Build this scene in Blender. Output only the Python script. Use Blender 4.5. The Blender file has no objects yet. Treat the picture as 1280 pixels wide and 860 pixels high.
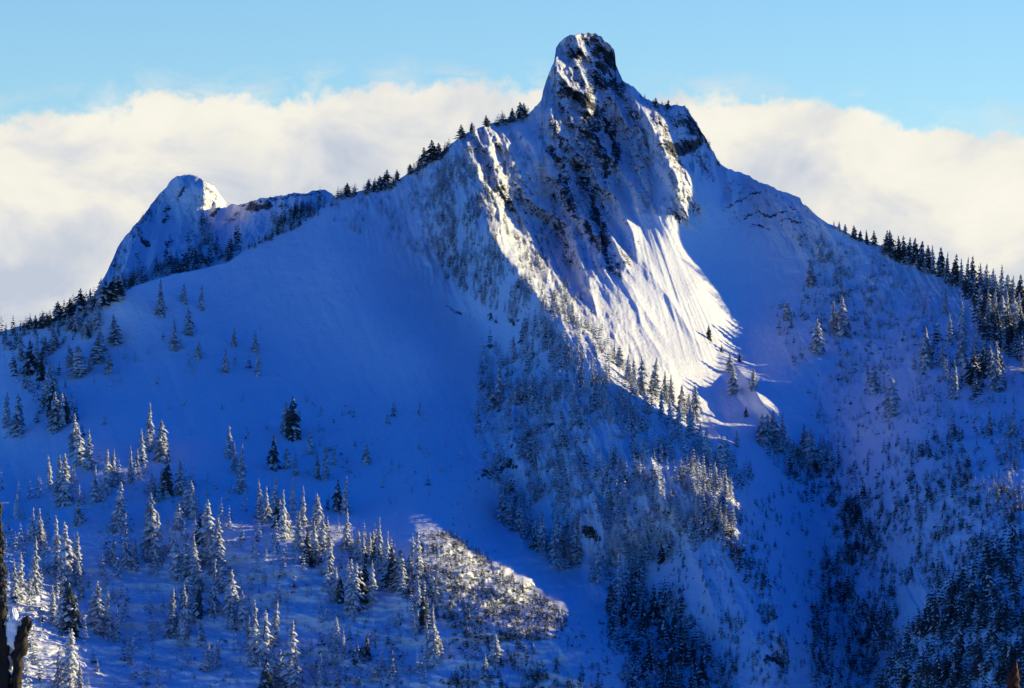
import bpy, math, random
import numpy as np
from mathutils import Vector, noise

# ---------------------------------------------------------------- camera, sky, sun, exposure
C = bpy.context.scene
COL = C.collection
F = 4800.0                       # focal length in pixels of a 1280 px wide frame
PITCH = math.radians(2.0)
SUN_AZ, SUN_EL = math.radians(15.0), math.radians(12.0)   # sun: right of the frame, a little behind the mountain
cam_data = bpy.data.cameras.new('camera')
cam = bpy.data.objects.new('camera', cam_data); COL.objects.link(cam)
cam_data.sensor_width = 36.0
cam_data.lens = 36.0 * F / 1280.0
cam_data.clip_start = 1.0
cam_data.clip_end = 90000.0
cam.location = (0, 0, 0)
cam.rotation_euler = (math.pi / 2 + PITCH, 0, 0)
C.camera = cam

SUN_STRENGTH, SUN_COL = 4.5, (1.0, 0.85, 0.40)
SKY_STRENGTH = 0.108
EXPOSURE = 0.5
S = Vector((math.cos(SUN_EL) * math.cos(SUN_AZ), math.cos(SUN_EL) * math.sin(SUN_AZ), math.sin(SUN_EL)))
sl = bpy.data.lights.new('sun', 'SUN'); sl.energy = SUN_STRENGTH; sl.angle = math.radians(0.35); sl.color = SUN_COL
so = bpy.data.objects.new('sun', sl); COL.objects.link(so)
so.rotation_euler = S.to_track_quat('Z', 'Y').to_euler()
so.location = (900, 800, 900)

def N(nt, kind, **kw):
    n = nt.nodes.new(kind)
    for k, v in kw.items(): setattr(n, k, v)
    return n
def math_node(nt, op, a, b=None, c=None, clamp=False):
    n = nt.nodes.new('ShaderNodeMath'); n.operation = op; n.use_clamp = clamp
    for i, x in enumerate((a, b, c)):
        if x is None: continue
        if isinstance(x, (int, float)): n.inputs[i].default_value = x
        else: nt.links.new(x, n.inputs[i])
    return n.outputs[0]
def mix_col(nt, fac, a, b, blend='MIX'):
    n = nt.nodes.new('ShaderNodeMix'); n.data_type = 'RGBA'; n.blend_type = blend
    for sock, x in ((n.inputs[0], fac), (n.inputs[6], a), (n.inputs[7], b)):
        if isinstance(x, (int, float)): sock.default_value = x
        elif isinstance(x, tuple): sock.default_value = (*x, 1) if len(x) == 3 else x
        else: nt.links.new(x, sock)
    return n.outputs[2]
def ramp(nt, fac, stops, interp='LINEAR'):
    n = nt.nodes.new('ShaderNodeValToRGB'); cr = n.color_ramp; cr.interpolation = interp
    while len(cr.elements) < len(stops): cr.elements.new(0.5)
    for e, (p, c) in zip(cr.elements, stops):
        e.position = p; e.color = (c, c, c, 1) if isinstance(c, (int, float)) else (*c, 1)
    nt.links.new(fac, n.inputs[0])
    return n.outputs[0]

w = bpy.data.worlds.new("World"); C.world = w; w.use_nodes = True
nt = w.node_tree; nt.nodes.clear()
sky = N(nt, 'ShaderNodeTexSky', sky_type='NISHITA', sun_disc=False)
sky.sun_elevation = SUN_EL; sky.sun_rotation = math.pi / 2 - SUN_AZ
sky.altitude = 1500; sky.air_density = 1.0; sky.dust_density = 0.3; sky.ozone_density = 2.0
tc = N(nt, 'ShaderNodeTexCoord')
sep = N(nt, 'ShaderNodeSeparateXYZ'); nt.links.new(tc.outputs['Generated'], sep.inputs[0])
X, Y, Z = sep.outputs
hor = math_node(nt, 'SQRT', math_node(nt, 'ADD', math_node(nt, 'MULTIPLY', X, X), math_node(nt, 'MULTIPLY', Y, Y)))
el = math_node(nt, 'ARCTAN2', Z, hor)            # elevation of the view direction, radians
az = math_node(nt, 'ARCTAN2', X, Y)              # azimuth, 0 = +Y
# deep blue winter sky: pale cyan low down, deep blue overhead
up = math_node(nt, 'MULTIPLY', el, 2.0 / math.pi, clamp=True)
tint_front = ramp(nt, up, [(0.0, (1.0, 1.10, 1.05)), (0.03, (1.08, 1.22, 1.24)), (0.09, (0.88, 1.16, 1.34)), (0.15, (0.0, 0.55, 1.4)), (0.35, (0.0, 0.31, 1.4)), (1.0, (0.0, 0.29, 1.45))])
tint_back = ramp(nt, up, [(0.0, (.26, .80, 1.15)), (0.06, (.16, .68, 1.15)), (0.13, (.0, .46, 1.25)), (0.18, (0.0, 0.42, 1.3)), (0.35, (0.0, 0.31, 1.4)), (1.0, (0.0, 0.29, 1.45))])
frontal = N(nt, 'ShaderNodeMapRange', interpolation_type='SMOOTHSTEP'); nt.links.new(math_node(nt, 'ABSOLUTE', az), frontal.inputs[0]); frontal.inputs[1].default_value = 1.0; frontal.inputs[2].default_value = .35
tint = mix_col(nt, frontal.outputs[0], tint_back, tint_front)
skyc = mix_col(nt, 1.0, sky.outputs[0], tint, 'MULTIPLY')
bg = N(nt, 'ShaderNodeBackground'); nt.links.new(skyc, bg.inputs[0]); bg.inputs[1].default_value = SKY_STRENGTH
# cloud bank standing behind the mountain: its top height follows the azimuth
def v2el(v): return PITCH + math.atan((430 - v) / F)
def u2az(u): return math.atan((u - 640) / F)
tops = [(-900, 185), (-300, 175), (0, 150), (60, 138), (130, 122), (200, 120), (260, 112), (340, 117), (420, 118), (500, 104), (600, 98), (650, 104),
        (720, 118), (850, 120), (920, 121), (985, 122), (1050, 138), (1110, 146), (1170, 160), (1240, 158), (1280, 172), (1500, 190), (2200, 170)]
A0, A1, E0, E1 = u2az(-900), u2az(2200), v2el(260), v2el(40)
azn = math_node(nt, 'DIVIDE', math_node(nt, 'SUBTRACT', az, A0), A1 - A0, clamp=True)
top = ramp(nt, azn, [((u2az(u) - A0) / (A1 - A0), (v2el(v) - E0) / (E1 - E0)) for u, v in tops], 'B_SPLINE')
tv = math_node(nt, 'ADD', math_node(nt, 'MULTIPLY', top, E1 - E0), E0)
cmb = N(nt, 'ShaderNodeCombineXYZ'); nt.links.new(az, cmb.inputs[0]); nt.links.new(el, cmb.inputs[1])
def wnoise(scale, detail, rough, zz=0.0, dist=0.0, ystretch=1.0):
    mp = N(nt, 'ShaderNodeMapping'); nt.links.new(cmb.outputs[0], mp.inputs[0]); mp.inputs['Location'].default_value = (0, 0, zz)
    mp.inputs['Scale'].default_value = (1, ystretch, 1)
    n = N(nt, 'ShaderNodeTexNoise'); nt.links.new(mp.outputs[0], n.inputs['Vector'])
    n.inputs['Scale'].default_value = scale; n.inputs['Detail'].default_value = detail; n.inputs['Roughness'].default_value = rough
    n.inputs['Distortion'].default_value = dist
    return n.outputs['Fac']
n1 = wnoise(60, 5, 0.55, 0.0, 0.3); n2 = wnoise(220, 4, 0.6, 3.1)
lump = math_node(nt, 'ADD', math_node(nt, 'MULTIPLY', math_node(nt, 'SUBTRACT', n1, 0.5), 0.017), math_node(nt, 'MULTIPLY', math_node(nt, 'SUBTRACT', n2, 0.5), 0.0060))
depth_in = math_node(nt, 'SUBTRACT', math_node(nt, 'ADD', tv, lump), el)
mask = N(nt, 'ShaderNodeMapRange', interpolation_type='SMOOTHERSTEP'); nt.links.new(depth_in, mask.inputs[0])
mask.inputs[1].default_value = -0.0014; mask.inputs[2].default_value = 0.0034
# thin wisps above the left bank
wisp = wnoise(45, 5, 0.6, 9.0, 0.5, 2.2)
wband = N(nt, 'ShaderNodeMapRange', interpolation_type='SMOOTHSTEP'); nt.links.new(depth_in, wband.inputs[0])
wband.inputs[1].default_value = -0.009; wband.inputs[2].default_value = 0.001
wm = math_node(nt, 'MULTIPLY', wband.outputs[0], math_node(nt, 'MULTIPLY', math_node(nt, 'SUBTRACT', wisp, 0.47, clamp=True), 2.6, clamp=True))
cm = math_node(nt, 'MAXIMUM', mask.outputs[0], wm)
nearaz = N(nt, 'ShaderNodeMapRange'); nt.links.new(math_node(nt, 'ABSOLUTE', az), nearaz.inputs[0])
nearaz.inputs[1].default_value = 0.8; nearaz.inputs[2].default_value = 0.4
cm = math_node(nt, 'MULTIPLY', cm, nearaz.outputs[0])
body = wnoise(34, 6, 0.55, 20.0, 0.4, 1.4)
body2 = wnoise(16, 3, 0.5, 31.0, 0.2, 1.3)
bmix = math_node(nt, 'ADD', math_node(nt, 'MULTIPLY', body, 0.6), math_node(nt, 'MULTIPLY', body2, 0.4))
low = N(nt, 'ShaderNodeMapRange'); nt.links.new(depth_in, low.inputs[0]); low.inputs[1].default_value = 0.0; low.inputs[2].default_value = 0.06
bmix = math_node(nt, 'SUBTRACT', bmix, math_node(nt, 'MULTIPLY', low.outputs[0], 0.11))
ccol = ramp(nt, bmix, [(0.34, (0.55, 0.61, 0.72)), (0.43, (0.72, 0.74, 0.77)), (0.53, (0.92, 0.89, 0.80)), (0.64, (0.99, 0.96, 0.85))])
cb = N(nt, 'ShaderNodeBackground'); nt.links.new(ccol, cb.inputs[0]); cb.inputs[1].default_value = 0.69
ms = N(nt, 'ShaderNodeMixShader'); nt.links.new(cm, ms.inputs[0]); nt.links.new(bg.outputs[0], ms.inputs[1]); nt.links.new(cb.outputs[0], ms.inputs[2])
wo = N(nt, 'ShaderNodeOutputWorld'); nt.links.new(ms.outputs[0], wo.inputs[0])

vs = C.view_settings
vs.view_transform = 'Standard'; vs.look = 'None'; vs.gamma = 1.0; vs.use_curve_mapping = False; vs.exposure = EXPOSURE
C.render.engine = 'CYCLES'
C.cycles.max_bounces = 5; C.cycles.diffuse_bounces = 4; C.cycles.use_denoising = True

# ---------------------------------------------------------------- numeric helpers
def dirs(u, v):
    """view direction with unit y component for picture coordinates (1280 px frame)"""
    a = (u - 640.0) / F; b = (430.0 - v) / F
    y = math.cos(PITCH) - b * math.sin(PITCH); z = math.sin(PITCH) + b * math.cos(PITCH)
    return a / y, z / y
def place(u, v, d):
    a, b = dirs(u, v)
    return np.stack([a * d, d + 0 * a, b * d], -1)

def perlin(x, y, seed=0):
    xi = np.floor(x).astype(np.int64); yi = np.floor(y).astype(np.int64)
    xf = (x - xi).astype(np.float32); yf = (y - yi).astype(np.float32)
    def grad(ix, iy, fx, fy):
        h = (ix * 374761393 + iy * 668265263 + seed * 1274126177) & 0xffffffff
        h = ((h ^ (h >> 13)) * 1274126177) & 0xffffffff
        h = (h ^ (h >> 16)) & 1023
        a = h.astype(np.float32) * np.float32(2 * math.pi / 1024)
        return np.cos(a) * fx + np.sin(a) * fy
    s = xf * xf * xf * (xf * (xf * 6 - 15) + 10); t = yf * yf * yf * (yf * (yf * 6 - 15) + 10)
    a = grad(xi, yi, xf, yf); b = grad(xi + 1, yi, xf - 1, yf)
    c = grad(xi, yi + 1, xf, yf - 1); d = grad(xi + 1, yi + 1, xf - 1, yf - 1)
    return 1.5 * (a + s * (b - a) + t * ((c + s * (d - c)) - (a + s * (b - a))))
def fbm(x, y, octv=5, gain=0.5, seed=0):
    r = 0; a = 1.0; n = 0
    for i in range(octv):
        r = r + a * perlin(x * 2 ** i + 17.3 * i, y * 2 ** i - 9.1 * i, seed + i); n += a; a *= gain
    return r / n
def ridged(x, y, octv=5, gain=0.5, seed=0):
    r = 0; a = 1.0; n = 0; wgt = 1.0
    for i in range(octv):
        p = (1 - np.abs(perlin(x * 2 ** i + 31.7 * i, y * 2 ** i + 5.3 * i, seed + i))) ** 2
        r = r + a * p * wgt; wgt = np.clip(p * 1.4, 0, 1); n += a; a *= gain
    return r / n
def rot(U, V, dx, dy):
    """coordinates (across, along) a direction given in picture terms"""
    l = math.hypot(dx, dy); dx /= l; dy /= l
    return U * dy - V * dx, U * dx + V * dy
def seg_dist(U, V, pts):
    """signed distance to a polyline (positive to its right when going down) and the position along it 0..1"""
    best = np.full(U.shape, 1e9); side = np.ones(U.shape); pos = np.zeros(U.shape)
    L = [math.dist(pts[i], pts[i + 1]) for i in range(len(pts) - 1)]; T = sum(L); acc = 0
    for i in range(len(pts) - 1):
        (x0, y0), (x1, y1) = pts[i], pts[i + 1]
        dx, dy = x1 - x0, y1 - y0; l2 = dx * dx + dy * dy
        t = np.clip(((U - x0) * dx + (V - y0) * dy) / l2, 0, 1)
        ex, ey = U - (x0 + t * dx), V - (y0 + t * dy); d = np.hypot(ex, ey); m = d < best
        best = np.where(m, d, best); side = np.where(m, np.sign(dy * ex - dx * ey), side)
        pos = np.where(m, (acc + t * L[i]) / T, pos); acc += L[i]
    return best * side, pos
def smooth(x, a, b):
    t = np.clip((x - a) / (b - a), 0, 1); return t * t * (3 - 2 * t)
def blob(U, V, u, v, ru, rv):
    return np.exp(-((U - u) / ru) ** 2 - ((V - v) / rv) ** 2)
def in_poly(U, V, poly):
    r = np.zeros(U.shape, bool); n = len(poly); j = n - 1
    for i in range(n):
        xi, yi = poly[i]; xj, yj = poly[j]
        if yi != yj:
            r ^= ((yi > V) != (yj > V)) & (U < (xj - xi) * (V - yi) / (yj - yi) + xi)
        j = i
    return r
class TPS:
    """thin plate spline through (u, v, depth) control points"""
    def __init__(s, ctl, lam=0.0):
        c = np.array(ctl, float); s.p = c[:, :2] / 100.0; z = c[:, 2]; n = len(c)
        d = np.linalg.norm(s.p[:, None] - s.p[None], axis=2); K = s.k(d) + lam * np.eye(n)
        P = np.c_[np.ones(n), s.p]; A = np.zeros((n + 3, n + 3)); A[:n, :n] = K; A[:n, n:] = P; A[n:, :n] = P.T
        s.w = np.linalg.solve(A, np.r_[z, 0, 0, 0])
    @staticmethod
    def k(d): return np.where(d > 0, d * d * np.log(np.maximum(d, 1e-9)), 0)
    def __call__(s, U, V):
        u = U / 100.0; v = V / 100.0; r = s.w[-3] + s.w[-2] * u + s.w[-1] * v
        for (pu, pv), wi in zip(s.p, s.w):
            d2 = (u - pu) ** 2 + (v - pv) ** 2
            r = r + wi * 0.5 * d2 * np.log(np.maximum(d2, 1e-12))
        return r

# ---------------------------------------------------------------- the mountain's shape
SKY_A = [(-900, 640), (-500, 540), (-150, 452), (0, 414), (25, 408), (63, 400), (89, 384), (114, 374), (143, 371), (169, 357), (194, 349), (219, 342), (253, 336), (287, 326),
         (312, 308), (337, 296), (367, 283), (392, 268), (405, 257), (422, 244), (443, 240), (464, 236), (489, 229), (510, 217), (530, 204), (545, 196), (563, 180), (584, 166),
         (610, 155), (627, 150), (648, 147), (662, 140), (677, 124), (679, 111), (686, 92), (693, 76), (695, 60), (700, 52), (707, 46.5), (715, 43), (724, 41.5), (736, 40.5),
         (745, 42), (752, 45), (756, 52), (763, 56), (768, 63), (769.5, 72), (770, 80), (774, 91), (779, 100), (786, 104), (795, 112), (803, 121), (808, 124), (821, 128),
         (833, 131), (850, 131), (859, 135), (864, 143), (871, 152), (877, 163), (881, 170), (887, 183), (893, 192), (899, 203), (905, 209), (922, 214), (935, 220), (947, 226),
         (960, 231), (972, 238), (990, 243), (1000, 247), (1003, 254), (1010, 259), (1027, 274), (1046, 284), (1065, 294), (1102, 307), (1139, 321), (1169, 338), (1202, 349),
         (1232, 362), (1280, 384), (1400, 430), (1600, 500), (2000, 600), (2600, 720)]
CTL_A = [(735, 42, 3525), (700, 70, 3508), (768, 75, 3540), (690, 115, 3462), (790, 118, 3502), (740, 115, 3480), (640, 150, 3440), (584, 165, 3400), (540, 197, 3385),
         (470, 233, 3375), (422, 243, 3360), (367, 283, 3320), (253, 336, 3250), (143, 370, 3180), (89, 382, 3200), (0, 414, 3230), (-150, 450, 3300),
         (833, 130, 3500), (870, 155, 3510), (901, 206, 3490), (960, 230, 3460), (1027, 273, 3400), (1100, 307, 3400), (1200, 348, 3350), (1280, 375, 3300), (1450, 430, 3190),
         (601, 218, 3330), (615, 285, 3240), (640, 330, 3180), (668, 362, 3130), (700, 400, 3075), (745, 450, 2990), (775, 490, 2930), (850, 560, 2835), (905, 620, 2760),
         (940, 700, 2670), (980, 800, 2550),
         (560, 250, 3330), (560, 330, 3290), (600, 400, 3190), (640, 450, 3090), (600, 520, 2990), (650, 560, 2890),
         (707, 222, 3396), (728, 273, 3340), (690, 180, 3420), (745, 315, 3265), (655, 230, 3362), (655, 275, 3322), (640, 190, 3390), (680, 310, 3290), (710, 345, 3225), (761, 197, 3424), (787, 170, 3455), (797, 225, 3392), (803, 262, 3335), (820, 162, 3428), (840, 212, 3378), (857, 250, 3345),
         (800, 300, 3290), (780, 340, 3215), (755, 400, 3110), (790, 440, 3065), (820, 475, 3020), (840, 400, 3180), (870, 360, 3258), (905, 420, 3222), (930, 435, 3228), (880, 450, 3140),
         (862, 195, 3452), (888, 245, 3408), (878, 285, 3362), (890, 325, 3340), (925, 385, 3295), (952, 440, 3222), (985, 540, 3060), (1020, 620, 2940), (1050, 720, 2800), (1080, 820, 2680),
         (860, 500, 3045), (880, 540, 2970), (955, 510, 3060),
         (900, 240, 3440), (920, 300, 3390), (1000, 300, 3395), (1000, 380, 3310), (1050, 350, 3350), (1100, 400, 3290), (1080, 480, 3150), (1010, 450, 3195), (1150, 450, 3160), (1200, 420, 3225), (1150, 375, 3320),
         (1280, 450, 3130), (1150, 550, 2900), (1280, 550, 2850), (1100, 620, 2850), (1200, 680, 2650), (1280, 680, 2560), (1150, 780, 2570),
         (430, 320, 3270), (350, 340, 3260), (480, 400, 3170), (400, 400, 3190), (300, 400, 3195), (540, 440, 3110), (470, 480, 3070), (380, 480, 3080), (250, 450, 3110), (150, 430, 3150),
         (50, 450, 3150), (520, 550, 2920), (420, 560, 2920), (300, 540, 2950), (150, 520, 2980), (20, 520, 3045), (-20, 570, 2990), (560, 610, 2790), (450, 620, 2790), (330, 615, 2810),
         (200, 600, 2830), (50, 600, 2868),
         (280, 655, 2700), (350, 665, 2685), (430, 660, 2700), (200, 650, 2730), (100, 650, 2730), (0, 650, 2740), (560, 672, 2672), (640, 710, 2655), (700, 760, 2570), (760, 820, 2490),
         (620, 650, 2810), (700, 720, 2720), (780, 790, 2620), (850, 850, 2540),
         (300, 700, 2655), (350, 750, 2590), (400, 800, 2530), (300, 830, 2510), (450, 720, 2625), (520, 780, 2530), (550, 840, 2455), (520, 705, 2612), (620, 780, 2510), (680, 850, 2430),
         (200, 700, 2680), (200, 800, 2565), (100, 700, 2672), (100, 800, 2540), (0, 700, 2655), (20, 780, 2520), (30, 850, 2435), (-150, 700, 2640),
         (700, 600, 2820), (700, 660, 2770), (760, 660, 2720), (830, 680, 2720), (850, 750, 2640), (900, 800, 2580), (960, 850, 2520),
         (0, 1000, 2250), (400, 1000, 2280), (800, 1000, 2370), (1280, 1000, 2350), (640, 1300, 2050), (0, 1300, 1950), (1400, 1300, 2000),
         (1600, 700, 2500), (1700, 500, 2850), (-400, 600, 3000), (-400, 900, 2400), (-600, 560, 3150), (1800, 900, 2250), (0, 1700, 1800), (1280, 1700, 1800), (2600, 800, 2500), (-900, 700, 2950)]
# ribs: polyline, height in m towards the viewer, half width in px
RIBS_A = [([(584, 165), (592, 200), (600, 240), (612, 285), (636, 330), (668, 362), (700, 400), (745, 450), (775, 490), (800, 520), (850, 560), (905, 620), (930, 680)], 16, 34),
          ([(582, 174), (590, 198), (601, 218)], 9, 10), ([(622, 158), (629, 175), (640, 200), (645, 215)], 9, 12), ([(608, 155), (612, 185), (622, 215), (626, 250)], 10, 12),
          ([(640, 150), (655, 170), (670, 190), (680, 215)], 9, 12),
          ([(635, 214), (652, 236), (669, 256), (690, 268), (712, 285), (722, 320), (735, 350), (745, 390)], 14, 16),
          ([(605, 281), (618, 300), (630, 320), (650, 338), (669, 349)], 8, 10),
          ([(686, 125), (692, 150), (698, 180), (707, 222), (718, 250), (728, 273), (745, 315), (752, 345)], 13, 16),
          ([(730, 108), (736, 159), (750, 185), (761, 197), (778, 215), (793, 240), (800, 265)], 15, 15),
          ([(694, 75), (700, 92), (712, 108), (735, 124)], 12, 12), ([(704, 130), (722, 165), (738, 200), (750, 235), (756, 262)], 12, 12),
          ([(791, 121), (803, 140), (816, 159), (826, 182), (837, 201), (850, 225), (859, 250)], 20, 20),
          ([(753, 197), (762, 230), (776, 262), (793, 295), (800, 318)], 12, 13), ([(779, 135), (790, 165), (800, 195), (803, 230), (798, 262)], 12, 14),
          ([(655, 190), (672, 240), (690, 280)], 6, 12), ([(680, 180), (690, 215), (706, 250), (716, 275)], 10, 12),
          ([(762, 290), (775, 320), (786, 335)], 9, 10), ([(770, 330), (800, 380), (835, 430)], 3.5, 9), ([(800, 320), (840, 380), (880, 440)], 3, 9),
          ([(785, 360), (805, 410), (838, 465)], 3.5, 8),
          ([(915, 452), (932, 472), (950, 496), (968, 522), (988, 548), (1010, 578)], 20, 22),
          ([(865, 490), (885, 520), (905, 560), (925, 600)], 10, 20),
          ([(742, 615), (748, 640), (753, 670), (760, 700)], 14, 9), ([(860, 580), (868, 610), (878, 645)], 9, 9), ([(812, 560), (822, 600), (830, 640)], 7, 12),
          ([(720, 560), (722, 620), (735, 690), (745, 740)], 8, 16), ([(680, 640), (690, 680), (705, 720)], 7, 12), ([(640, 480), (640, 540), (655, 600)], 7, 16),
          ([(833, 131), (850, 160), (868, 185), (885, 210)], 12, 16), ([(905, 209), (915, 240), (912, 270)], 8, 14),
          ([(1050, 700), (1080, 740), (1110, 800)], 14, 30), ([(940, 700), (965, 760), (985, 830)], 7, 12), ([(1120, 330), (1110, 360), (1085, 400)], 5, 22), ([(1180, 350), (1160, 390), (1130, 430)], 5, 22),
          ([(870, 700), (890, 750), (905, 800)], 5, 14), ([(740, 720), (790, 780), (850, 840), (900, 900)], 14, 26)]
# bare rock: polyline, radius px, strength
ROCKS_A = [([(748, 62), (762, 72), (768, 80)], 8, 1.0), ([(750, 78), (756, 90)], 6, .9), ([(745, 100), (775, 108)], 11, .75), ([(712, 63), (722, 68)], 4, .9), ([(728, 48), (745, 52)], 4, .6),
           ([(703, 112), (720, 118), (738, 130), (745, 142)], 8, .8), ([(716, 100), (740, 112)], 5, .6), ([(733, 145), (745, 170), (752, 190)], 6, .8), ([(758, 150), (768, 180), (772, 205)], 6, .8),
           ([(756, 195), (758, 218)], 4, .9), ([(688, 188), (702, 202)], 5, .8), ([(703, 222), (716, 262)], 6, .8), ([(738, 248), (752, 285), (757, 305)], 6, 1.0), ([(733, 280), (748, 312)], 4, 1.0),
           ([(718, 205), (738, 248)], 6, .6), ([(690, 150), (705, 190)], 5, .6), ([(776, 115), (800, 160)], 5, .5), ([(834, 178), (846, 188), (872, 180)], 7, 1.0), ([(850, 148), (878, 168)], 8, .8),
           ([(818, 138), (835, 172)], 7, .5), ([(846, 195), (855, 215)], 4, .7), ([(905, 262), (914, 258), (922, 251), (930, 249), (938, 242), (950, 240)], 1.5, .85), ([(928, 276), (938, 268), (947, 264), (955, 268), (964, 271), (972, 266), (984, 264)], 1.5, .85),
           ([(936, 284), (944, 281), (952, 283), (960, 287)], 1.3, .8), ([(975, 276), (985, 273), (992, 277), (1001, 279)], 1.3, .75), ([(988, 259), (996, 264)], 1.2, .7), ([(880, 200), (890, 225)], 6, .5), ([(835, 262), (850, 275)], 5, .5),
           ([(598, 597), (615, 590), (639, 580)], 5, .75), ([(655, 548), (672, 538), (690, 531)], 5, .75), ([(640, 556), (660, 543)], 5, .6), ([(560, 384), (575, 392)], 3, .5), ([(612, 395), (622, 403)], 3.5, .65),
           ([(636, 400), (644, 404)], 3.5, .65), ([(730, 660), (745, 670)], 6, .8), ([(1035, 735), (1070, 760), (1100, 790)], 22, .45), ([(960, 822), (978, 826)], 5, .9), ([(745, 300), (765, 330), (772, 345)], 6, .7),
           ([(690, 250), (700, 290), (712, 330)], 6, .45), ([(600, 250), (608, 275)], 5, .4), ([(620, 225), (640, 262)], 6, .35), ([(775, 310), (785, 330)], 4, .6), ([(700, 120), (770, 200)], 34, .16), ([(690, 200), (760, 300)], 34, .12)]
tps_a = TPS(CTL_A)

def depth_a(U, V):
    D = tps_a(U, V)
    # ruggedness of each region
    rug = np.zeros(U.shape)
    for pts, r, a in (([(820, 155), (842, 205), (862, 262)], 20, .85), ([(780, 125), (795, 180), (800, 245)], 30, .9), ([(735, 60), (735, 130), (740, 200), (745, 280)], 60, 1.0), ([(605, 190), (635, 240), (700, 330)], 42, 1.0), ([(850, 150), (870, 200)], 35, .8),
                      ([(700, 370), (760, 470), (850, 570), (900, 640)], 60, .45), ([(700, 520), (720, 640)], 90, .4), ([(560, 230), (580, 320)], 50, .35),
                      ([(930, 240), (1010, 280)], 40, .35), ([(1080, 760), (1180, 840)], 110, .6), ([(1100, 330), (1240, 390)], 60, .22), ([(740, 780), (860, 860)], 60, .4)):
        d, _ = seg_dist(U, V, pts); rug = np.maximum(rug, a * np.exp(-(d / r) ** 2))
    slab = np.exp(-(np.abs(seg_dist(U, V, [(800, 290), (850, 380), (880, 430)])[0]) / 38) ** 2) * (U > 690)
    rug = rug * (1 - .85 * slab)
    for pts, amp, wd in RIBS_A:
        wob = 3.0 * perlin(U / 26.0, V / 26.0, len(pts) + int(wd))
        d, p = seg_dist(U + wob, V, pts)
        prof = np.maximum(0, 1 - np.abs(d) / wd * (1 + .25 * perlin(U / 17, V / 17, 5))) ** 1.25
        D = D - amp * prof * 1.55 * np.clip(4 * p + .35, 0, 1) * np.clip(4 * (1 - p) + .25, 0, 1)
    a1, b1 = rot(U, V, .45, 1); a2, b2 = rot(U, V, .12, 1)
    wx = 9 * fbm(U / 60, V / 60, 3, seed=3)
    D = D - rug * 30 * (ridged((a1 + wx) / 24, b1 / 150, 4, .5, 11) - .5)
    D = D - rug * 7 * (ridged((a2 + wx) / 10, b2 / 40, 4, .55, 21) - .5)
    D = D - rug * 10 * fbm(U / 10, V / 12, 5, .68, 71) - rug * 9 * (ridged((a1 + wx) / 12, b1 / 60, 3, .5, 75) - .5) - rug * 5.5 * (ridged((a1 + wx * .5) / 6.5, b1 / 14, 3, .6, 76) - .5)
    a4, b4 = rot(U, V, 1, .42); D = D - rug * 5 * (ridged((a4 + wx) / 12, b4 / 30, 4, .6, 79) - .5) * (V < 420)
    lf = np.maximum(blob(U, V, 575, 290, 45, 90), .6 * blob(U, V, 500, 270, 70, 40)); D = D - lf * 14 * (ridged((a2 + wx) / 16, b2 / 80, 4, .55, 41) - .5)
    # slab: fine avalanche runnels fanning down the fall line
    fan = (U - 770) / (V - 150 + 1e-6) * 300
    D = D - slab * (2.6 * (ridged(fan / 11, V / 220, 3, .6, 51) - .5) + 1.1 * (ridged(fan / 3.6, V / 90, 2, .6, 53) - .5))
    # broad snow: gentle drifts
    D = D + 5.0 * fbm(U / 150, V / 90, 4, .45, 61) + (1.2 * fbm(U / 14, V / 9, 4, .55, 62) + 1.5 * (ridged((a1 + wx) / 30, b1 / 150, 3, .5, 64) - .5)) * (1 - slab)
    rf = smooth(U, 940, 1010) * smooth(V, 250, 330); a3, b3 = rot(U, V, .75, 1)
    D = D - rf * 3.5 * fbm(U / 22, V / 16, 4, .55, 83) - rf * 3 * (ridged((a3 + wx) / 34, b3 / 120, 4, .5, 81) - .5)
    # hummocky bench in the lower left with little wind ledges
    hb = smooth(V, 640, 720) * (1 - smooth(U, 690, 780)) * (U > -900)
    D = D + hb * (19.0 * fbm(U / 60, V / 20, 4, .5, 91) + 4.0 * fbm(U / 24, V / 7, 3, .5, 95))
    hill = blob(U, V, 610, 740, 100, 60); D = D + hill * 11 * fbm(U / 34, V / 15, 3, .5, 98) + hill * 6.5 * fbm(U / 10, V / 5.5, 4, .6, 97)
    return D, rug

def grid_mesh(name, P, mat, attrs=(), smooth_shade=True):
    R, Cn = P.shape[:2]
    me = bpy.data.meshes.new(name); nv = R * Cn
    i = np.arange((R - 1) * (Cn - 1)); r = i // (Cn - 1); c = i % (Cn - 1); a = r * Cn + c
    quads = np.stack([a, a + Cn, a + Cn + 1, a + 1], 1).astype(np.int32)
    me.vertices.add(nv); me.vertices.foreach_set('co', P.reshape(-1).astype(np.float32))
    me.loops.add(quads.size); me.loops.foreach_set('vertex_index', quads.reshape(-1))
    me.polygons.add(len(quads)); me.polygons.foreach_set('loop_start', np.arange(0, quads.size, 4, dtype=np.int32))
    me.update(calc_edges=True)
    if smooth_shade: me.shade_smooth()
    for nm, val in attrs:
        at = me.attributes.new(nm, 'FLOAT', 'POINT'); at.data.foreach_set('value', val.reshape(-1).astype(np.float32))
    me.materials.append(mat); me.validate()
    o = bpy.data.objects.new(name, me); COL.objects.link(o); return o

def columns(lo, hi, fine0=-20, fine1=1300, fine=1.25, coarse=14):
    return np.concatenate([np.arange(lo, fine0, coarse), np.arange(fine0, fine1, fine), np.arange(fine1, hi + coarse, coarse)])

def rock_field(U, V, rocks):
    r = np.zeros(U.shape)
    for pts, rad, st in rocks:
        wob = min(rad, 6) * 1.2; nU = U + wob * perlin(U / (rad * 1.6 + 2), V / (rad * 1.6 + 2), 7); nV = V + wob * perlin(U / (rad * 1.6 + 2), V / (rad * 1.6 + 2), 8)
        m = np.abs(seg_dist(nU, nV, pts)[0]); r = np.maximum(r, st * np.exp(-(m / rad) ** 2 * .8))
    return r

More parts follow.
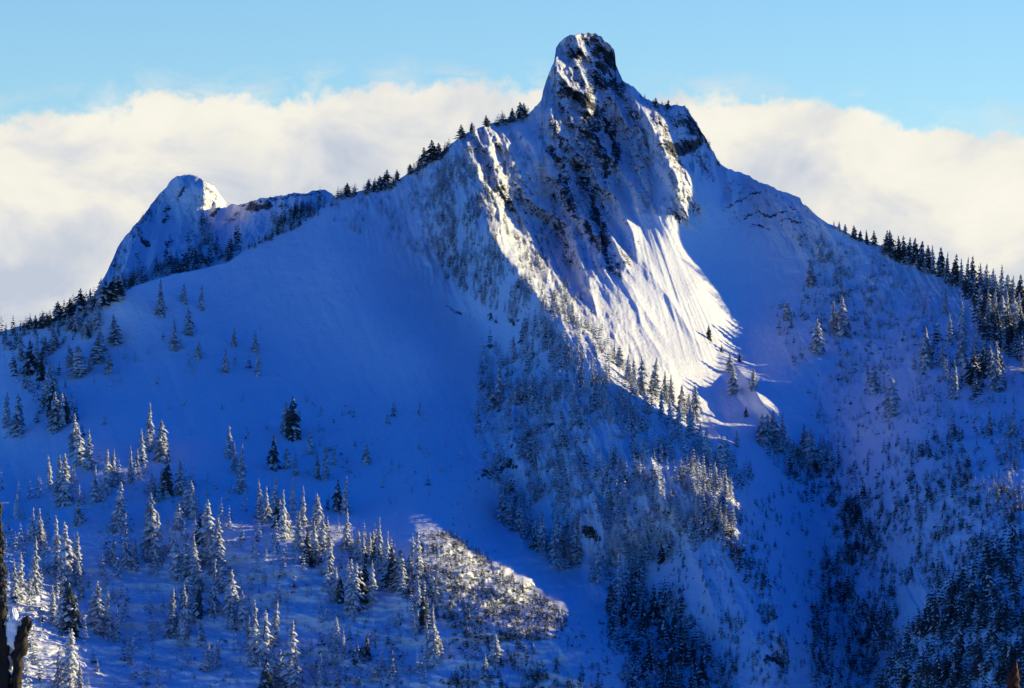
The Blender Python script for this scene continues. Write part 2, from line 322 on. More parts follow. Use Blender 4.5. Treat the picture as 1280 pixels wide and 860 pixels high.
def sheet(name, us, skyline, depth, mat, rocks, vfine=885, rows_fine=560, vlow=1700, rows_low=50, jag=1.2, back=600, back_slope=0.85):
    sx = [p[0] for p in skyline]; sy = [p[1] for p in skyline]
    Sk = np.interp(us, sx, sy)
    Sk = Sk + jag * fbm(us / 9.0, us * 0 + .5, 4, .6, 5) * 1.6 * np.interp(us, [0, 560, 640, 900, 1050, 1280], [.7, .9, 1.7, 2.3, .8, .6]) + jag * .8 * np.abs(fbm(us / 4.0, us * 0 + 3.5, 3, .6, 15)) * np.interp(us, [0, 560, 680, 900, 1020, 1060], [.2, .5, 1.6, 1.8, 1.0, .2])
    t1 = np.linspace(0, 1, rows_fine)[:, None]
    ker = np.exp(-(np.arange(-40, 41) / 16.0) ** 2); ker /= ker.sum(); Ss = np.convolve(np.pad(Sk, 40, 'edge'), ker, 'valid')   # rows follow a smoothed skyline, easing into the jagged one at the top
    V = Ss[None] + (np.maximum(vfine, Ss + 40)[None] - Ss[None]) * t1 + (Sk - Ss)[None] * (1 - t1) ** 6
    t2 = (np.linspace(0, 1, rows_low + 1)[1:] ** 1.6)[:, None]
    V = np.concatenate([V, V[-1:] + (vlow - V[-1:]) * t2]); U = np.broadcast_to(us[None], V.shape).copy()
    D, rug = depth(U, V)
    P = place(U, V, D)
    rock = rock_field(U, V, rocks)
    # back slope behind the skyline
    s = (np.linspace(0, 1, 26)[1:] ** 1.8 * back)[:, None]
    top = P[0][None]; bn = fbm(us[None] / 30 + 0 * s, s / 60 + 0 * us[None], 4, .5, 77)
    B = np.stack([top[..., 0] + 0 * s, top[..., 1] + s, top[..., 2] - s * back_slope - np.minimum(s, 30) * .35 * np.abs(bn)], -1)[::-1]
    Pn = np.concatenate([B, P]); k = len(B)
    z = np.zeros(B.shape[:2])
    o = grid_mesh(name, Pn, mat, (('rock', np.concatenate([z + rock[:1] * .5, rock])), ('rugged', np.concatenate([z, rug]))))
    o['kind'] = 'structure'
    return o, U, V, P, Sk

# ---------------------------------------------------------------- materials
def principled(name, rough=0.7):
    m = bpy.data.materials.new(name); m.use_nodes = True; t = m.node_tree; b = t.nodes['Principled BSDF']; b.inputs['Roughness'].default_value = rough
    b.inputs['Specular IOR Level'].default_value = 0.25
    return m, t, b
def tex_noise(t, vec, scale, detail=5, rough=.55, dist=0):
    n = N(t, 'ShaderNodeTexNoise'); n.inputs['Scale'].default_value = scale; n.inputs['Detail'].default_value = detail; n.inputs['Roughness'].default_value = rough; n.inputs['Distortion'].default_value = dist
    if vec is not None: t.links.new(vec, n.inputs['Vector'])
    return n.outputs['Fac']
SNOW = (0.80, 0.84, 0.88)
def snow_rock_material():
    m, t, b = principled('snow_over_rock', .6)
    g = N(t, 'ShaderNodeNewGeometry').outputs['Position']
    ra = N(t, 'ShaderNodeAttribute', attribute_name='rock').outputs['Fac']; ru = N(t, 'ShaderNodeAttribute', attribute_name='rugged').outputs['Fac']
    mp = N(t, 'ShaderNodeMapping'); t.links.new(g, mp.inputs[0]); mp.inputs['Scale'].default_value = (1, 1, .35)
    n1 = tex_noise(t, mp.outputs[0], .22, 7, .72, .8); n2 = tex_noise(t, g, .9, 4, .65)
    nz = N(t, 'ShaderNodeSeparateXYZ'); t.links.new(N(t, 'ShaderNodeNewGeometry').outputs['True Normal'], nz.inputs[0])
    steep = math_node(t, 'SUBTRACT', .62, nz.outputs[2])
    v = math_node(t, 'ADD', math_node(t, 'MULTIPLY', ra, .95), math_node(t, 'MULTIPLY', math_node(t, 'SUBTRACT', n1, .5), 2.1))
    v = math_node(t, 'ADD', v, math_node(t, 'MULTIPLY', math_node(t, 'SUBTRACT', n2, .5), 1.1))
    v = math_node(t, 'ADD', v, math_node(t, 'MULTIPLY', math_node(t, 'MULTIPLY', steep, .45), math_node(t, 'ADD', ru, .15)))
    mp3 = N(t, 'ShaderNodeMapping'); t.links.new(g, mp3.inputs[0]); mp3.inputs['Scale'].default_value = (.12, .12, .62); mp3.inputs['Rotation'].default_value = (0, math.radians(18), 0)
    n3 = tex_noise(t, mp3.outputs[0], 1.0, 5, .7, .5)
    v = math_node(t, 'ADD', v, math_node(t, 'MULTIPLY', math_node(t, 'SUBTRACT', n3, .5), 1.5))
    v = math_node(t, 'ADD', v, math_node(t, 'MULTIPLY', ru, .06))
    f = ramp(t, v, [(.47, 0.0), (.60, 1.0)])
    rc = ramp(t, tex_noise(t, g, .35, 5, .6), [(.3, (.022, .023, .028)), (.55, (.060, .055, .053)), (.75, (.12, .105, .09))])
    sc = ramp(t, tex_noise(t, g, .02, 3, .5), [(.3, (.86, .87, .89)), (.7, (.90, .91, .92))])
    t.links.new(mix_col(t, f, sc, rc), b.inputs['Base Color'])
    bp = N(t, 'ShaderNodeBump'); bp.inputs['Distance'].default_value = 4.0
    hgt = math_node(t, 'MULTIPLY', tex_noise(t, g, .35, 6, .65), math_node(t, 'ADD', math_node(t, 'MULTIPLY', ru, 2.2), .5))
    t.links.new(hgt, bp.inputs['Height']); bp.inputs['Strength'].default_value = .55; t.links.new(bp.outputs[0], b.inputs['Normal'])
    return m
M_SNOW = snow_rock_material()

# ---------------------------------------------------------------- terrain sheets
A_obj, UA, VA, PA, SkA = sheet('mountain', columns(-900, 2600), SKY_A, depth_a, M_SNOW, ROCKS_A)

SKY_B = [(40, 470), (100, 405), (114, 375), (127, 352), (139, 328), (148, 307), (158, 293), (169, 281), (178, 270), (186, 260), (196, 246), (207, 235), (212, 227), (222, 220), (230, 218), (240, 218), (249, 221),
         (258, 226), (266, 231), (275, 242), (283, 252), (295, 255), (304, 254), (325, 248), (346, 246), (367, 241), (382, 242), (397, 237), (405, 237), (411, 240), (422, 246), (440, 262), (470, 290), (520, 360)]
tps_b = TPS([(230, 218, 3640), (249, 221, 3650), (283, 254, 3660), (325, 248, 3610), (367, 241, 3570), (411, 239, 3540), (127, 349, 3480), (169, 281, 3570), (200, 300, 3540), (220, 350, 3450), (300, 300, 3520),
             (360, 280, 3500), (160, 370, 3420), (260, 270, 3590), (270, 340, 3450), (100, 405, 3420), (300, 420, 3300), (440, 300, 3440), (470, 400, 3300), (60, 480, 3300), (246, 252, 3585), (212, 252, 3632), (250, 234, 3600)])
def depth_b(U, V):
    D = tps_b(U, V); rug = .45 + 0 * U
    for pts, amp, wd in [([(247, 217), (252, 230), (261, 243), (271, 256), (284, 274)], 22, 15), ([(205, 240), (200, 280), (190, 330)], 9, 16), ([(325, 248), (318, 275), (300, 310)], 9, 16), ([(385, 240), (370, 260), (350, 285)], 8, 14), ([(180, 270), (168, 300), (150, 350)], 9, 12)]:
        d, p = seg_dist(U + 3 * perlin(U / 22, V / 22, 4), V, pts); D = D - amp * np.maximum(0, 1 - np.abs(d) / wd) ** 1.2 * np.clip(4 * (1 - p) + .2, 0, 1)
    a, b = rot(U, V, -.25, 1)
    D = D - 15 * (ridged(a / 26, b / 70, 5, .55, 111) - .5) - 4 * fbm(U / 10, V / 10, 4, .6, 113)
    return D, rug
ROCKS_B = [([(178, 300), (182, 304)], 4, 1.0), ([(209, 262), (206, 276)], 4, .7), ([(213, 296), (206, 318)], 4, .7), ([(266, 268), (272, 264)], 4, .9), ([(312, 262), (325, 259), (335, 258)], 5, 1.0), ([(350, 258), (358, 256)], 3, .8),
           ([(284, 275), (296, 268)], 4, .6), ([(240, 290), (225, 340)], 6, .5), ([(232, 232), (222, 250)], 3, .6), ([(190, 262), (172, 285)], 3, .6), ([(300, 256), (345, 249), (400, 240)], 3, .6), ([(170, 320), (185, 345)], 4, .5), ([(140, 335), (150, 310)], 5, .5), ([(252, 226), (270, 246)], 3, .5)]
B_obj, UB, VB, PB, SkB = sheet('far_peak', np.arange(40, 521, 1.25), SKY_B, depth_b, M_SNOW, ROCKS_B, vfine=470, rows_fine=190, vlow=520, rows_low=4, jag=2.6, back=500)

SKY_D = [(1010, 1010), (1060, 915), (1090, 868), (1105, 846), (1122, 812), (1135, 790), (1155, 760), (1180, 735), (1205, 708), (1225, 690), (1260, 668), (1280, 652), (1400, 585), (1600, 520), (2000, 480), (2600, 470)]
tps_d = TPS([(1010, 1010, 2150), (1105, 846, 2240), (1180, 735, 2330), (1280, 652, 2380), (1600, 520, 2450), (2600, 470, 2500), (1180, 830, 2200), (1280, 800, 2170), (1280, 900, 2080), (1600, 900, 2050), (1150, 1000, 2100),
             (1280, 1300, 1900), (1010, 1300, 1950), (2600, 1300, 1900), (1280, 1700, 1750), (2600, 1700, 1700), (1000, 1700, 1780)])
def depth_d(U, V):
    D = tps_d(U, V); a, b = rot(U, V, -.5, 1)
    return D - 22 * (ridged(a / 60, b / 140, 5, .5, 121) - .5) - 4 * fbm(U / 18, V / 14, 4, .55, 123), .5 + 0 * U
D_obj, UD, VD, PD, SkD = sheet('near_hill', np.concatenate([np.arange(1010, 1300, 1.5), np.arange(1300, 2600, 14)]), SKY_D, depth_d, M_SNOW, [], vfine=900, rows_fine=170, rows_low=40, jag=2.0, back=420)

# unseen ridge added right of the frame, crest shaped to shade the slopes
SHADE_CREST = [(1900, -150), (2200, -240), (2350, -250), (2400, -240), (2430, -240), (2545, -236), (2560, -225), (2575, -215), (2586, -190), (2602, -188), (2610, -208), (2626, -205), (2640, -178), (2652, -150),
         (2700, -100), (2730, -94), (2770, -88), (2798, -88), (2809, -172), (2837, -152), (2862, -160), (2890, -174), (2925, -128), (2952, -128), (2975, -140),
         (3006, -148), (3056, -130), (3084, -108), (3106, -90), (3115, -78), (3125, -64), (3149, -34), (3160, -14), (3172, 6), (3185, 18), (3200, 30), (3222, 42), (3235, 54), (3262, 78), (3296, 104), (3324, 128), (3346, 152),
         (3378, 190), (3440, 225), (3500, 100), (3600, 70), (3700, 40), (4100, -60)]
ca, sa, te = math.cos(SUN_AZ), math.sin(SUN_AZ), math.tan(SUN_EL)
def crest_point(wv):
    t = .45 * wv + 60 + 1.6 * np.maximum(0, wv - 3150); q = np.interp(wv, [c[0] for c in SHADE_CREST], [c[1] for c in SHADE_CREST]) + np.where((wv > 2380) & (wv < 2600), 6.0, 2.0) * fbm(wv / 14.0, wv * 0 + .3, 3, .6, 131)
    return t, q + te * t
wv = np.concatenate([np.arange(1900, 2250, 12), np.arange(2250, 3420, 3.0), np.arange(3420, 4100, 14)])
s_ = np.concatenate([-(np.linspace(0, 1, 40)[::-1] ** 1.6) * 650, (np.linspace(0, 1, 40)[1:] ** 1.6) * 900])
WW, SS = np.meshgrid(wv, s_, indexing='ij'); tcr, zc = crest_point(wv)
T_ = tcr[:, None] + SS; damp = np.clip(np.abs(SS) / 160, 0, 1)
ZZ = zc[:, None] * (1 - damp) + np.convolve(np.pad(zc, 60, 'edge'), np.ones(121) / 121, 'valid')[:, None] * damp - np.where(SS < 0, 1.3, .8) * np.abs(SS) + damp * 30 * (ridged(WW / 160, SS / 260, 5, .5, 133) - .5)
PR = np.stack([T_ * ca - WW * sa, T_ * sa + WW * ca, ZZ], -1)
R_obj = grid_mesh('added_shade_ridge', PR[:, ::-1], M_SNOW, (('rock', 0 * WW + .25), ('rugged', 0 * WW + .5))); R_obj['kind'] = 'structure'

# valley floor and snow plain, one sheet out to the horizon
gx = np.sign(np.linspace(-1, 1, 161)) * np.abs(np.linspace(-1, 1, 161)) ** 3 * 45000
GX, GY = np.meshgrid(gx, gx + 2000.0, indexing='ij')
rr = np.hypot(GX, GY - 1200)
GZ = -430 + 25 * fbm(GX / 900, GY / 900, 4, .5, 141) + 160 * smooth(rr, 6000, 16000) * fbm(GX / 5000, GY / 5000, 3, .5, 143) - 260 * smooth(rr, 3000, 30000)
g_obj = grid_mesh('ground', np.stack([GX, GY, GZ], -1), M_SNOW, (('rock', 0 * GX), ('rugged', 0 * GX + .1))); g_obj['kind'] = 'structure'
# the knoll on which the near snags stand, falling away towards the valley
kx, ky = np.meshgrid(np.linspace(-140, 140, 141), np.linspace(-60, 260, 161), indexing='ij')
KZ = -13.5 - smooth(ky, 100, 260) * 130 - .02 * np.maximum(0, ky) + 1.2 * fbm(kx / 22, ky / 22, 4, .5, 151) - .25 * np.maximum(0, np.abs(kx) - 60) + 1.2 * smooth(ky, 60, 92)
k_obj = grid_mesh('near_knoll', np.stack([kx, ky, KZ], -1), M_SNOW, (('rock', 0 * kx), ('rugged', 0 * kx))); k_obj['kind'] = 'structure'
def knoll_z(x, y):
    i = int(np.clip((x + 140) / 2, 0, 139)); j = int(np.clip((y + 60) / 2, 0, 159)); return float(KZ[i, j])

# ---------------------------------------------------------------- trees
rng = np.random.default_rng(7)
def leaf_mat(name, c0, c1):
    m, t, b = principled(name, .75)
    oi = N(t, 'ShaderNodeObjectInfo').outputs['Random']
    g = N(t, 'ShaderNodeNewGeometry').outputs['Position']
    f = math_node(t, 'ADD', math_node(t, 'MULTIPLY', tex_noise(t, g, .9, 3, .6), .8), math_node(t, 'MULTIPLY', oi, .3))
    t.links.new(ramp(t, f, [(.3, c0), (.75, c1)]), b.inputs['Base Color'])
    return m
M_NEEDLE_RIMY = leaf_mat('rimed_needles', (.16, .17, .185), (.42, .43, .45))
M_NEEDLE_BRUSH = leaf_mat('brush_twigs', (.06, .055, .05), (.20, .18, .17))
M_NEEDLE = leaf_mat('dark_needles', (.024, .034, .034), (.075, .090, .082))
M_RIME = leaf_mat('rime_and_snow', (.52, .54, .58), (.82, .84, .87))
M_BARK = leaf_mat('bark', (.05, .04, .032), (.11, .09, .07))

def conifer_data(seed, levels=15, per=7, r=.17, snow=.75, low=.03, ragged=.35, lean=0.0, sharp=1.5):
    """unit-height conifer: drooping boughs, each a keeled blade with its own top (snow or needles) and dark underside"""
    g = np.random.default_rng(seed); V = []; Fc = []; M = []
    for i in range(levels):
        z = low + (.97 - low) * (i / (levels - 1)) ** .92
        R = r * min(1, (1 - z) * sharp) ** .78 * (.86 + .26 * math.sin(i * 2.4 + seed)) + .008
        n = max(3, int(per * (.5 + .5 * (1 - z)) + .5)); a0 = g.uniform(0, 6.28)
        for k in range(n):
            if g.random() < .10: continue
            th = a0 + 6.283 * (k + g.uniform(-.3, .3)) / n
            L = R * g.uniform(1 - ragged, 1 + ragged * .6); zz = z + g.uniform(-.018, .018)
            drop = L * g.uniform(.35, .85) - .02; wd = L * g.uniform(.24, .40); c, s = math.cos(th), math.sin(th)
            lx = lean * zz * zz; b = len(V)
            V += [(lx, 0, zz + .022), (lx + .62 * L * c - wd * s, .62 * L * s + wd * c, zz - .5 * drop), (lx + .62 * L * c + wd * s, .62 * L * s - wd * c, zz - .5 * drop),
                  (lx + L * c, L * s, zz - drop), (lx + .55 * L * c, .55 * L * s, zz - .25 * drop + .018 + .02 * g.random()), (lx + .3 * L * c, .3 * L * s, zz - .30 * drop - .035)]
            sn = 1 if g.random() < snow else 0
            Fc += [(b, b + 1, b + 4), (b, b + 4, b + 2), (b + 4, b + 1, b + 3), (b + 4, b + 3, b + 2), (b + 5, b + 3, b + 1), (b + 5, b + 2, b + 3)]
            M += [sn, sn, sn if g.random() < .9 else 0, sn, 0, 0]
    b = len(V); lx = lean
    V += [(lx, 0, 1.0), (lx * .85 + .012, 0, .93), (lx * .85 - .006, .010, .93), (lx * .85 - .006, -.010, .93)]; Fc += [(b, b + 1, b + 2), (b, b + 2, b + 3), (b, b + 3, b + 1)]; M += [1 if snow > .5 else 0] * 3
    return np.array(V, float), np.array(Fc, np.int64), np.array(M, np.int32)
def tri_mesh(name, V, Fc, M, mats):
    me = bpy.data.meshes.new(name); me.vertices.add(len(V)); me.vertices.foreach_set('co', V.reshape(-1).astype(np.float32))
    me.loops.add(Fc.size); me.loops.foreach_set('vertex_index', Fc.reshape(-1).astype(np.int32))
    me.polygons.add(len(Fc)); me.polygons.foreach_set('loop_start', np.arange(0, Fc.size, 3, dtype=np.int32))
    me.polygons.foreach_set('material_index', M.astype(np.int32)); me.update(calc_edges=True)
    for m in mats: me.materials.append(m)
    me.validate(); return me
def trunk_mesh(seed, lean=0):
    V = []; Fc = []
    for i, (z, r) in enumerate(((-.08, .020), (.02, .016), (.5, .009), (.96, .002))):
        for k in range(6): V.append((lean * z * z + r * math.cos(k * 1.047), r * math.sin(k * 1.047), z))
    for i in range(3):
        for k in range(6):
            a, b = i * 6 + k, i * 6 + (k + 1) % 6; Fc += [(a, b, b + 6), (a, b + 6, a + 6)]
    return tri_mesh('trunk', np.array(V), np.array(Fc), np.zeros(len(Fc)), [M_BARK])
LOOKS = {}
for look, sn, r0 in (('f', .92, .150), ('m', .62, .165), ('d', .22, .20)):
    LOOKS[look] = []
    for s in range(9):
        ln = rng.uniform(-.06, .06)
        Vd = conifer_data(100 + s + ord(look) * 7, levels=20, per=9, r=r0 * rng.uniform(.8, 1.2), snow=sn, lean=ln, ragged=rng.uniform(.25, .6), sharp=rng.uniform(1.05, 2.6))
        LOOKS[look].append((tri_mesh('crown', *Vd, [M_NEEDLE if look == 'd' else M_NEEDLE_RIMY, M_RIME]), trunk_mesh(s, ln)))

def spot(u, v, sh='A'):
    """point of the terrain seen at picture position (u, v)"""
    U, V, P, Sk = {'A': (UA, VA, PA, SkA), 'B': (UB, VB, PB, SkB), 'D': (UD, VD, PD, SkD)}[sh]
    us = U[0]; j = int(np.clip(np.searchsorted(us, u), 1, len(us) - 1))
    if abs(us[j - 1] - u) < abs(us[j] - u): j -= 1
    col = V[:, j]; i = int(np.clip(np.searchsorted(col, v), 1, len(col) - 1)); f = float(np.clip((v - col[i - 1]) / max(1e-6, col[i] - col[i - 1]), 0, 1))
    return P[i - 1, j] * (1 - f) + P[i, j] * f

ORD = ['leftmost', 'second', 'third', 'fourth', 'fifth', 'sixth', 'seventh', 'eighth', 'ninth', 'tenth', 'eleventh', 'twelfth', 'thirteenth', 'fourteenth']
LOOKW = {'f': 'rime-white conifer', 'm': 'snow-dusted conifer', 'd': 'dark green conifer'}
NUMW = {1: 'one', 2: 'two', 3: 'three', 4: 'four', 5: 'five', 6: 'six', 7: 'seven', 8: 'eight', 9: 'nine', 10: 'ten', 11: 'eleven', 12: 'twelve', 13: 'thirteen', 14: 'fourteen'}
PLACED = []
def make_tree(u, v, h, look, label, sh='A', group='conifers scattered over the snowy mountainside', wide=1.0):
    p = spot(u, v, sh); H = h * p[1] / F
    root = bpy.data.objects.new('snowy_conifer', None); COL.objects.link(root); root.empty_display_size = 1
    root.location = (p[0], p[1], p[2] - .4); root['label'] = label; root['category'] = 'conifer'; root['group'] = group
    cm, tm = LOOKS[look][int(rng.integers(9))]
    a = rng.uniform(0, 6.28); sc = (H * wide * rng.uniform(.82, 1.25) * (1.12 if h < 30 else 1.0), H)
    root.rotation_euler = (rng.uniform(-.03, .03), rng.uniform(-.03, .03), a); PLACED.append((u, v, h, look, sh)); root.scale = (sc[0], sc[0], sc[1])
    for nm, me in (('crown', cm), ('trunk', tm)):
        o = bpy.data.objects.new(nm, me); COL.objects.link(o); o.parent = root
    return root

